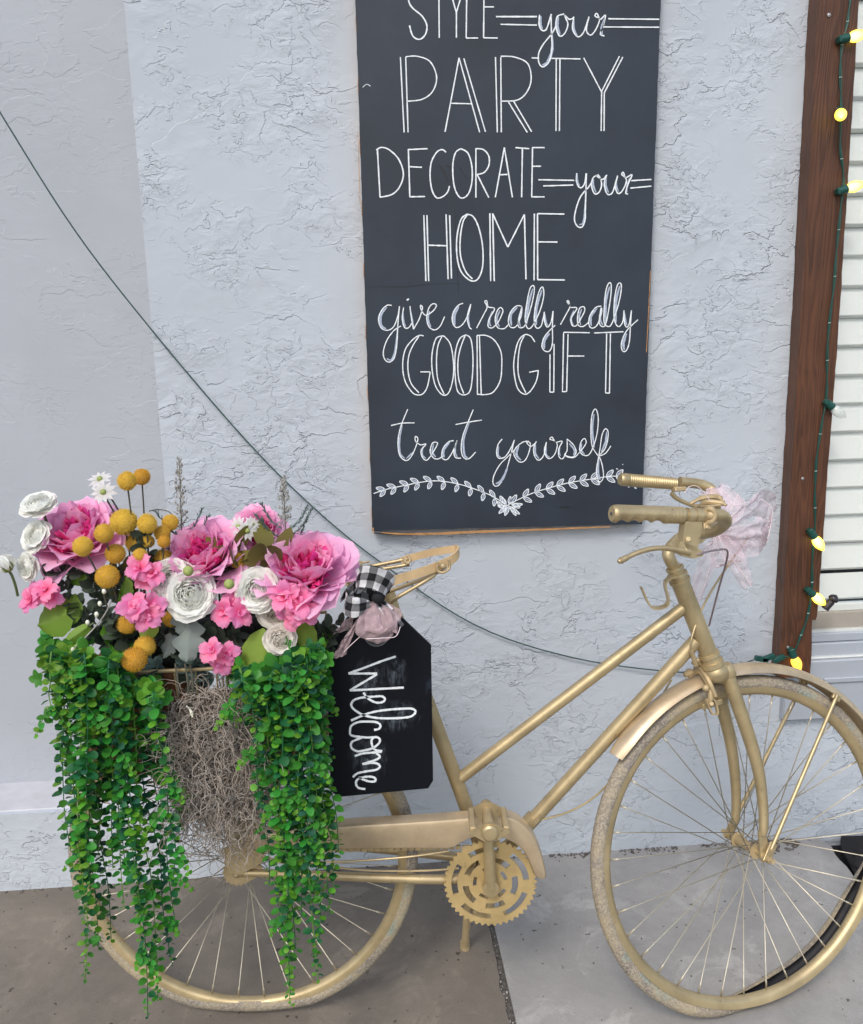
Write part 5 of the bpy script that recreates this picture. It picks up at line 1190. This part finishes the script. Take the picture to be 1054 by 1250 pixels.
# stray fine twigs reaching out over the wall at the left
# dark sage sprigs between the flowers
def sprig(x0, y0, x1, y1, Y, kind, n, size, label, cat='foliage', name='leaf_sprig', jit=1.0):
    r = random.Random(int(x0*3+y1)); A, B = aty(x0, y0, Y+.02), aty(x1, y1, Y); root = thing(name, A, label, cat); LV = Leaves()
    mid = A.lerp(B, .5)+Vector((r.uniform(-.01, .01), -.01, .008)); S_ = smooth_path([A, mid, B], 8); m = MB(); m.tube(S_, [.0018, .0008], 5); m.build('stem', M_STEMD, root)
    for i in range(n):
        tt = (i+.5)/n; p = S_[min(len(S_)-1, int(tt*len(S_)))]; td = (B-A).normalized(); a, b = perp(td); an = i*2.4
        d = (a*math.cos(an)+b*math.sin(an)+td*.45+Vector((0, -.25, 0))).normalized(); nr = (Vector((0, -1, .6))+Vector((r.gauss(0, .5*jit), r.gauss(0, .3), r.gauss(0, .5*jit)))).normalized()
        LV.add(kind if r.random() > .12 else 's', p, leafrot(d, nr), size*r.uniform(.75, 1.2))
    LV.emit(root)
sg = [(150, 800, 90, 745, 's', 26, .017, 'left of the lowest blossom pair'), (150, 780, 112, 705, 's', 26, .017, 'rising below the left peony'), (140, 790, 78, 715, 's', 22, .016, 'behind the left pink blossom'), (190, 820, 140, 760, 's', 26, .018, 'above the basket rail'), (170, 760, 140, 700, 's', 22, .016, 'around the orange ball'),
 (230, 830, 215, 770, 'b', 18, .022, 'blue grey, above the moss'), (250, 840, 238, 800, 'b', 14, .026, 'blue grey rosette at the top of the moss'), (200, 830, 190, 810, 'b', 10, .020, 'blue grey, right of the lowest yellow ball'), (245, 800, 290, 775, 's', 24, .016, 'between the pink blossoms'), (300, 830, 250, 770, 's', 24, .017, 'dark, left of the lime leaf'),
 (370, 800, 400, 790, 's', 26, .014, 'beside the welcome board top'), (380, 780, 418, 760, 's', 22, .013, 'under the bow'), (200, 720, 175, 650, 's', 22, .015, 'among the yellow balls'), (300, 740, 270, 700, 's', 18, .015, 'behind the white bloom'), (350, 700, 325, 668, 'o', 7, .030, 'brown green, behind the largest peony'), (290, 700, 285, 672, 'o', 6, .028, 'brown green, right of the middle peony'), (375, 820, 402, 770, 's', 28, .014, 'dark, at the right end of the basket'), (225, 800, 160, 725, 's', 26, .018, 'dark, under the pink blossom pair'), (350, 780, 365, 715, 's', 20, .016, 'dark, behind the pink blossom under the largest peony'), (120, 720, 190, 690, 'o', 14, .018, 'brown, deep between the yellow balls'),
 (130, 812, 134, 768, 'l', 16, .014, 'fresh green, left of the amber ball'), (100, 815, 108, 778, 'm', 18, .014, 'fresh green, left of the berry twig'), (76, 812, 58, 776, 'm', 18, .014, 'fresh green, under the large green leaf'), (160, 822, 168, 786, 'm', 14, .013, 'fresh green, behind the lowest yellow ball'),
 (392, 812, 402, 772, 'l', 18, .013, 'fresh green, beside the top of the welcome board'), (352, 816, 358, 788, 'l', 14, .014, 'fresh green, right of the lime leaf'), (380, 815, 384, 782, 'm', 16, .013, 'fresh green, at the right end of the basket'), (296, 830, 285, 806, 'm', 12, .013, 'fresh green, left edge of the lime leaf'),
 (330, 812, 300, 790, 's', 18, .015, 'dark, behind the lime leaf'), (130, 700, 60, 700, 's', 22, .016, 'dark, beneath the left peony')]
for (x0, y0, x1, y1, k, n_, s_, l) in sg: sprig(x0, y0, x1, y1, 1.44, k, n_, s_, 'small leafy sprig, %s' % l)
# ferny plumes
M_PLUME = plain('dusty_plume', (.32, .31, .28), .8, var=.3); M_PLUMEG = plain('plume_green', (.13, .19, .17), .8, var=.2)
def plume(x, y0, y1, Y, seed, label):
    r = random.Random(seed); A, B = aty(x, y0, Y), aty(x-4, y1, Y); root = thing('plume_sprig', A, label, 'foliage'); L = (B-A).length
    m = MB(); m.tube([A, A.lerp(B, .5), B], [.0013, .0006], 5); m.build('stem', M_STEMD, root)
    m = MB()
    for i in range(110):
        tt = .35+.65*r.random(); p = A.lerp(B, tt); wd = .016*(1.05-tt)+.003; q = p+Vector((r.uniform(-1, 1)*wd, r.uniform(-1, 1)*wd*.6, r.uniform(.2, 1)*.012)); m.tube([p, q], .0005, 3, False); m.ball(q, r.uniform(.0009, .0018), 5, 4, (1, 1, 1.6))
    m.build('plume', M_PLUME, root)
    o = m = MB()
    for s_ in (-1, 1):
        for (t0, ln) in ((.15, .075), (.28, .06), (.05, .06)):
            p = A.lerp(B, t0); e = p+Vector((s_*ln*.62, r.uniform(-.01, .01), ln*r.uniform(.6, .95))); pth = smooth_path([p, p.lerp(e, .5)+Vector((s_*.004, 0, -.004)), e], 8); m.tube(pth, .0006, 4, False)
            for k in range(3, len(pth)):
                d = (pth[k]-pth[k-1]).normalized(); a, b = perp(d)
                for s2 in (-1, 1):
                    for q_ in (0, .5):
                        pp = pth[k].lerp(pth[k-1], q_); tip = pp+(d*.8+a*s2*.7+b*r.uniform(-.6, .6)).normalized()*r.uniform(.005, .010); m.tube([pp, pp.lerp(tip, .5), tip], [.0004, .0009, .0002], 3, False)
    o = m.build('fronds', M_PLUMEG, root); o['kind'] = 'stuff'
plume(223, 690, 565, 1.47, 2, 'wispy grey plume sprig standing left of the middle peony')
plume(350, 672, 588, 1.47, 5, 'wispy grey plume sprig standing behind the largest peony')
# big single leaves
def bigleaf(x, y, Y, wpx, hpx, ang, tiltx, mat, label, lobes=0, name='broad_leaf'):
    c = aty(x, y, Y); s_ = mpp(x, y, Y); nu, nv = 12, 12; v = []; f = []
    q = Euler((0, 0, 0)); a = math.radians(ang); n = Vector((tiltx, -1, .35)).normalized(); dz = (Vector((math.sin(a), 0, math.cos(a)))); R_ = leafrot(dz-n*dz.dot(n), n)
    for j in range(nv+1):
        t_ = j/nv; wd = math.sin(PI*min(1, (t_*.93+.07)))**.62*(1-.25*t_)
        if lobes: wd *= .55+.45*abs(math.sin(t_*PI*lobes+.4))
        for i in range(nu+1):
            u = -1+2*i/nu; back = -.10*abs(u)*(1-t_)**2
            vein = .040*abs(math.sin((t_*5-abs(u)*1.6)*PI))*(1-abs(u)*.3); sc_ = 1+.03*math.sin(j*4.1+i)
            yy = -.10*abs(u)*(-1)-.14*(t_-.5)**2-vein-.03*(abs(u) > .9)*math.sin(j*2.5)
            v.append(R_ @ Vector((u*wd*.5*wpx*s_*sc_, yy*hpx*s_, (t_-.5+back)*hpx*s_))+c)
    for j in range(nv):
        for i in range(nu): k = j*(nu+1)+i; f.append([k, k+1, k+nu+2, k+nu+1])
    root = thing(name, c, label, 'leaf'); m = MB(); m.add(v, f); m.build('blade', mat, root, sharp=None)
    m = MB(); m.tube([c+R_ @ Vector((0, .004, (t_-.5)*hpx*s_)) for t_ in (-.25, 0, .5, .95)], [.0016, .0014, .001, .0005], 6); m.build('stem', M_STEM, root)
LG = thin('lime_leaf', (.20, .30, .03), (.27, .36, .05), .25, .55, rvar=.05, axis=0)
LG2 = thin('green_leaf', (.13, .26, .025), (.20, .33, .05), .25, .5, rvar=.05, axis=2)
LDM = thin('dusty_leaf', (.20, .24, .22), (.26, .30, .27), .15, .7, rvar=.05)
bigleaf(322, 806, 1.395, 66, 62, 200, .1, LG, 'large lime green heart shaped leaf below the small cream bloom')
bigleaf(376, 780, 1.405, 30, 40, 170, .3, LG, 'lime green leaf right of the small cream bloom')
bigleaf(64, 757, 1.42, 52, 40, 250, -.2, LG2, 'large green leaf under the lower left pink blossom')
bigleaf(86, 742, 1.43, 34, 36, 20, .1, LG2, 'green leaf behind the lower left pink blossom')
bigleaf(92, 776, 1.405, 18, 34, 235, .2, LG2, 'small bright green leaf curling under the large green leaf')
bigleaf(96, 706, 1.44, 22, 28, 110, -.2, LG2, 'dark green leaf below the left peony')
bigleaf(152, 722, 1.42, 26, 42, 5, -.6, LG2, 'olive green leaf standing left of the pink blossom pair')
bigleaf(180, 770, 1.41, 28, 26, 200, 0, LG, 'lime leaf beneath the lower blossom of the pink pair')
bigleaf(230, 786, 1.40, 50, 46, 185, 0, LDM, 'dusty grey lobed leaf hanging under the biggest white bloom', 2.6, 'dusty_leaf')
bigleaf(226, 762, 1.41, 34, 30, 150, .3, LDM, 'dusty grey leaf tucked behind the biggest white bloom', 2.2, 'dusty_leaf')
bigleaf(205, 790, 1.42, 26, 30, 200, -.3, LDM, 'small dusty grey leaf right of the amber ball', 2.2, 'dusty_leaf')
# berry twig
m = MB(); m.tube(smooth_path([aty(136, 733, 1.39), aty(128, 750, 1.385), aty(112, 770, 1.38), aty(90, 792, 1.38)], 6), .0012, 6)
tw = thing('berry_twig', aty(90, 792, 1.38), 'thin bare twig with small pale buds crossing the dark leaves', 'twig'); m.build('stem', M_PLUME, tw)
for (x, y) in ((127, 722), (122, 737), (107, 760), (89, 793), (118, 750)):
    m = MB(); m.ball(aty(x, y, 1.378), .0035, 8, 6, (1, 1, 1.3)); m.build('berry', thin('berry', (.7, .7, .5), (.8, .8, .7), .1), tw) if (x == 127) else m.build('berry', bpy.data.materials['berry'], tw)
m = MB(); m.tube(smooth_path([aty(228, 862, 1.40), aty(233, 868, 1.39), aty(235, 876, 1.385)], 4), [.0012, .0022, .0026, .0012], 8); tag(m.build('bud_twig', bpy.data.materials['berry'], base=True), 'tiny white and yellow bud lying on top of the moss', 'flower bud')
for k in range(3):
    x = 214+k*9+(k%2)*3; m = MB(); m.tube(smooth_path([aty(x, 810, YN-.01), aty(x+4, 840, YN-.015), aty(x+rnd.uniform(-2, 6), 874, YN)], 5), .0018, 6); tag(m.build('flower_stalk', M_STEMD, base=True), ['leftmost', 'middle one', 'rightmost'][k]+' of three dark bare stalks pushed into the moss', 'stem', 'dark stalks pushed into the moss')
# ------------------------------------------------------------------ welcome board
YW = 1.455
wb = thing('welcome_board', aty(470, 968, YW), 'black tag shaped board with white welcome lettering hung under the saddle', 'sign')
M_WB = NT('welcome_black'); _v = M_WB.coord(); M_WB.set(spec=.25, base=M_WB.mix(M_WB.ramp(M_WB.noise(M_WB.coord('Object', (9, 9, 5)), 2, 6, .7), [(.62, 0.), (.85, .30)]), (.0035, .0045, .008), (.10, .14, .19)), rough=.5)
wp = [(436, 738), (478, 742), (526.5, 788), (529, 953), (523, 962.5), (414, 973), (404, 966), (398, 790)]
def offp(g, k): 
    cx, cy = sum(p[0] for p in g)/len(g), sum(p[1] for p in g)/len(g); return [(x+(cx-x)*k, y+(cy-y)*k) for x, y in g]
m = MB(); m.prism([aty(x, y, YW) for x, y in wp], (0, .007, 0)); m.build('board', M_WB.m, wb, sharp=20)
m = MB(); hc = aty(460, 775, YW-.001); m.tube([hc+Vector((math.cos(2*PI*k/28), 0, math.sin(2*PI*k/28)))*.0205 for k in range(28)], .0012, 8, closed=True); m.build('hole_ring', plain('ring_grey', (.10, .10, .11), .4), wb)
m = MB(); m.tube([hc, hc+Vector((0, -.0006, 0))], .019, 24); m.build('hole', plain('hole_grey', (.05, .05, .055), .4), wb)
ink2 = Ink(YW-.0007)
M_WCH = plain('welcome_chalk', (.80, .84, .88), .85, var=.2, scale=300)
CROPS['H'] = (415, 790, .15209)
for pts in [
 [(450, 75), (330, 115), (200, 165), (70, 212)], [(70, 212), (300, 212)], [(298, 218), (80, 348)], [(80, 348), (515, 325)],
 [(190, 365), (225, 410), (290, 445), (345, 440), (362, 415), (335, 395), (270, 398), (180, 405), (115, 425), (92, 465), (120, 505), (190, 545), (290, 568), (400, 572), (500, 568), (575, 555), (608, 520), (580, 495), (500, 495), (400, 502), (300, 515), (200, 542), (90, 590)],
 [(275, 665), (315, 655), (325, 625), (290, 602), (220, 598), (150, 602), (95, 630), (82, 670), (92, 708), (170, 722), (230, 726), (298, 722)],
 [(175, 728), (98, 762), (95, 810), (140, 836), (185, 832), (262, 812), (316, 770), (318, 735), (285, 722), (256, 745), (260, 790), (285, 825), (340, 835)],
 [(120, 875), (180, 855), (260, 847), (335, 842)], [(290, 850), (322, 880), (290, 905), (230, 925), (180, 940)], [(182, 940), (250, 930), (300, 935), (322, 960), (290, 985), (200, 1000), (140, 1015), (105, 1045)],
 [(150, 1045), (200, 1068), (250, 1080), (285, 1075), (280, 1050), (240, 1040), (190, 1045), (145, 1060), (130, 1095), (150, 1130), (205, 1140)]]:
    m = MB(); ink2.stroke(m, 'H', pts, 3.5, smooth=len(pts) > 2); m.build('letter_stroke', M_WCH, wb, smooth=False)
# chalk smears
t = NT('chalk_smear'); tc = t.n('ShaderNodeTexCoord'); gr_ = t.n('ShaderNodeTexGradient', gradient_type='SPHERICAL'); mp = t.n('ShaderNodeMapping')
mp.inputs['Location'].default_value = (-1, 0, -1); mp.inputs['Scale'].default_value = (2, 0, 2); t.l(tc.outputs['Generated'], mp.inputs[0]); t.l(mp.outputs[0], gr_.inputs[0])
t.set(base=(.5, .6, .7), rough=.9, alpha=t.math('MULTIPLY', t.ramp(t.noise(t.coord('Object', (1, 1, .35)), 110, 6, .75), [(.46, 0.), (.74, .40)]), gr_.outputs[0])); M_SM = t.m
for (x0, y0, x1, y1) in ((462, 795, 500, 845), (424, 800, 475, 868), (440, 850, 522, 895), (420, 880, 480, 960)):
    m = MB(); cx, cy, rx, ry = (x0+x1)/2, (y0+y1)/2, (x1-x0)/2, (y1-y0)/2
    m.v = [aty(cx+rx*math.cos(g*PI/8)*rnd.uniform(.7, 1.1), cy+ry*math.sin(g*PI/8)*rnd.uniform(.7, 1.1), YW-.0004) for g in range(16)]; m.f = [list(range(16))]; m.build('chalk_smear', M_SM, wb, smooth=False)
# ------------------------------------------------------------------ ribbons
def ribbon(name, path, widths, wdirs, mat, parent, n=8, crumple=.0, nu=6, seed=1, per=1.0):
    P = smooth_path(path, n); N = len(P); K = len(path)-1; vv = []; uv = []; L = 0; nz = Vector((seed*3.1, 0, 0))
    for i, p in enumerate(P):
        tt = i/(N-1)*K; a = min(int(tt), K-1); fr_ = tt-a; W_ = widths[a]+(widths[a+1]-widths[a])*fr_; D = (Vector(wdirs[a]).lerp(Vector(wdirs[a+1]), fr_)).normalized()
        if i: L += (P[i]-P[i-1]).length
        d = (P[min(i+1, N-1)]-P[max(i-1, 0)]).normalized(); nn = d.cross(D); nn = nn.normalized() if nn.length > 1e-4 else Vector((0, -1, 0))
        for j in range(nu+1):
            u = -1+2*j/nu; c_ = noise.noise(Vector((i*.35, u*2.2, 0))+nz)*crumple+math.sin(u*6+seed)*crumple*.35
            vv.append(p+D*W_*u+nn*c_); uv.append((u*W_, L))
    f = [[i*(nu+1)+j, i*(nu+1)+j+1, (i+1)*(nu+1)+j+1, (i+1)*(nu+1)+j] for i in range(N-1) for j in range(nu)]
    m = MB(); m.add(vv, f); o = m.build(name, mat, parent, sharp=None); l = o.data.uv_layers.new(name='UVMap')
    for p in o.data.polygons:
        for li in p.loop_indices: l.data[li].uv = uv[o.data.loops[li].vertex_index]
    return o
t = NT('gingham'); tc = t.n('ShaderNodeTexCoord'); sx = t.n('ShaderNodeSeparateXYZ'); t.l(tc.outputs['UV'], sx.inputs[0])
fx = t.math('GREATER_THAN', t.math('FRACT', t.math('ADD', t.math('DIVIDE', sx.outputs[0], .026), 10.25)), .5); fy = t.math('GREATER_THAN', t.math('FRACT', t.math('DIVIDE', sx.outputs[1], .026)), .5)
t.set(base=t.ramp(t.math('MULTIPLY', t.math('ADD', fx, fy), .5), [(0., (.016, .016, .018)), (.34, (.17, .17, .18)), (.75, (.66, .66, .68))], 'CONSTANT'), rough=.75, spec=.2); M_GING = t.m
def tulle(name, c, alpha):
    alpha *= .78
    t = NT(name); v = t.coord(); al = t.ramp(t.noise(v, 40, 4), [(.3, alpha*.75), (.7, min(1, alpha*1.25))]); lw = t.n('ShaderNodeLayerWeight'); lw.inputs[0].default_value = .35
    t.set(base=c, rough=.55, spec=.3, alpha=t.math('ADD', al, t.math('MULTIPLY', lw.outputs['Facing'], .7), True)); return t.m
M_TULLE = tulle('pink_organza', (.52, .38, .40), .62); M_TULLE2 = tulle('pink_tulle', (.80, .64, .69), .30); M_TEDGE = plain('organza_edge', (.78, .64, .66), .5)
bow = thing('ribbon_bow', aty(452, 742, 1.41), 'black and white checked bow with dusty pink organza tails on the welcome board', 'bow')
def q3(x, y, Y=1.41): return aty(x, y, Y)
up = (0, 0, 1); dg = (.5, 0, .85); dn = (-.5, 0, .85)
ribbon('loop', [q3(462, 730, 1.42), q3(452, 716, 1.43), q3(436, 712, 1.41), q3(440, 704, 1.385), q3(460, 706, 1.375), q3(476, 716, 1.385), q3(470, 728, 1.40)], [.006, .014, .017, .020, .022, .016, .006], [dg, dg, (.1, .3, 1), (.2, -.2, 1), (.3, -.2, 1), (.6, 0, .8), dg], M_GING, bow, crumple=.003, seed=2)
ribbon('loop', [q3(458, 734, 1.42), q3(444, 726, 1.425), q3(426, 724, 1.42), q3(422, 738, 1.395), q3(436, 742, 1.385), q3(452, 738, 1.395)], [.005, .012, .015, .018, .018, .006], [up, up, (.1, .1, 1), (.15, -.1, 1), (.1, -.1, 1), up], M_GING, bow, crumple=.003, seed=4)
ribbon('tail', [q3(462, 732, 1.395), q3(470, 742, 1.39), q3(478, 756, 1.39), q3(486, 768, 1.395)], [.005, .010, .012, .013], [(1, 0, .4), (1, 0, .4), (1, 0, .7), (1, 0, .7)], M_GING, bow, crumple=.002, seed=5)
ribbon('tail', [q3(456, 724, 1.41), q3(438, 714, 1.415), q3(418, 728, 1.43)], [.006, .010, .012], [dg, up, (.4, 0, 1)], M_GING, bow, crumple=.004, seed=8)
m = MB(); m.ball(q3(462, 730, 1.388), .010, 12, 8, (1.1, .8, 1)); m.build('knot', M_GING, bow)
ribbon('organza_loop', [q3(461, 734, 1.40), q3(452, 748, 1.39), q3(450, 768, 1.375), q3(466, 776, 1.37), q3(482, 768, 1.375), q3(480, 748, 1.385), q3(466, 736, 1.395)], [.005, .016, .023, .021, .015, .014, .005], [(1, 0, .2), (1, 0, .1), (1, -.2, .3), (.7, -.5, .8), (.6, .2, 1), (.9, .3, .2), (1, 0, .2)], M_TULLE, bow, crumple=.006, seed=6, nu=9)
ribbon('organza_loop', [q3(460, 735, 1.40), q3(462, 752, 1.383), q3(466, 772, 1.372), q3(470, 760, 1.40), q3(462, 738, 1.41)], [.006, .022, .026, .02, .005], [(1, 0, 0)]*5, M_TULLE, bow, crumple=.006, seed=9, nu=9)
ribbon('organza_tail', [q3(456, 738, 1.41), q3(442, 752, 1.405), q3(428, 772, 1.40), q3(420, 788, 1.40), q3(413, 803, 1.405)], [.006, .015, .014, .010, .013], [(1, 0, .8), (1, 0, .8), (.8, .3, .7), (1, 0, .3), (1, 0, .3)], M_TULLE, bow, crumple=.006, seed=3, nu=8)
ribbon('organza_tail', [q3(455, 738, 1.42), q3(436, 746, 1.425), q3(424, 756, 1.425), q3(416, 772, 1.43)], [.006, .016, .018, .02], [(.6, 0, 1), (.6, 0, 1), (.8, .2, .7), (1, 0, .3)], M_TULLE, bow, crumple=.006, seed=13, nu=8)
for pth in ([(447, 780, 1.366), (466, 779, 1.362), (483, 777, 1.366), (489, 765, 1.37)], [(449, 769, 1.38), (430, 786, 1.392), (420, 796, 1.398)]):
    m = MB(); m.tube(smooth_path([q3(*p) for p in pth], 8), .0007, 5); m.build('ribbon_edge', M_TEDGE, bow)
# tulle bow on the handlebar
b2 = thing('tulle_bow', fp(890, 660, -.02), 'sheer pale pink tulle bow tied at the front of the handlebar', 'bow')
K = lambda x, y, l=0: fp(x, y, l)
ribbon('tulle_loop', [K(872, 640, 0), K(884, 618, .02), K(868, 598, .05), K(882, 604, .03), K(900, 625, 0), K(884, 642, 0)], [.006, .02, .026, .024, .02, .006], [(1, 0, .3)]*6, M_TULLE2, b2, crumple=.012, seed=21, nu=9)
ribbon('tulle_loop', [K(880, 645, 0), K(900, 632, -.02), K(925, 615, -.01), K(940, 622, .02), K(935, 650, .03), K(905, 655, .02), K(882, 650, 0)], [.006, .024, .03, .028, .03, .022, .006], [(.3, 0, 1)]*7, M_TULLE2, b2, crumple=.014, seed=22, nu=9)
ribbon('tulle_loop', [K(880, 650, 0), K(905, 650, -.03), K(928, 645, -.03), K(932, 662, 0), K(905, 668, .01), K(880, 655, 0)], [.006, .018, .022, .022, .02, .006], [(.2, 0, 1)]*6, M_TULLE2, b2, crumple=.012, seed=23, nu=9)
ribbon('tulle_tail', [K(878, 652, 0), K(893, 672, -.02), K(905, 695, -.02), K(914, 716, -.01)], [.006, .02, .018, .012], [(1, 0, .5)]*4, M_TULLE2, b2, crumple=.010, seed=24, nu=8)
ribbon('tulle_tail', [K(874, 655, 0), K(866, 680, .01), K(858, 705, .02), K(851, 734, .03)], [.006, .022, .02, .012], [(1, 0, .1)]*4, M_TULLE2, b2, crumple=.010, seed=25, nu=8)
ribbon('tulle_loop', [K(872, 650, 0), K(850, 655, .02), K(838, 648, .04), K(845, 670, .03), K(870, 664, 0)], [.006, .018, .02, .018, .006], [(.2, 0, 1)]*5, M_TULLE2, b2, crumple=.010, seed=26, nu=8)
ribbon('tulle_loop', [K(874, 652, .02), K(880, 680, .02), K(892, 688, .02), K(900, 668, .02), K(880, 655, .01)], [.006, .022, .03, .02, .006], [(1, 0, .2)]*5, M_TULLE2, b2, crumple=.012, seed=27, nu=8)
ribbon('tulle_tail', [K(892, 640, .02), K(899, 625, .02), K(902, 604, .02)], [.006, .01, .004], [(1, 0, .2)]*3, M_TULLE2, b2, crumple=.006, seed=28, nu=6)
for pth in ([(836, 602), (842, 594), (852, 594), (862, 604), (868, 612)], [(884, 668), (900, 690), (918, 716)], [(868, 690), (860, 715), (852, 736)], [(893, 622), (901, 604)], [(926, 608), (943, 622), (937, 662)]):
    m = MB(); m.tube(smooth_path([K(x, y, -.02) for x, y in pth], 6), .0008, 5); m.build('ribbon_edge', M_TEDGE, b2)
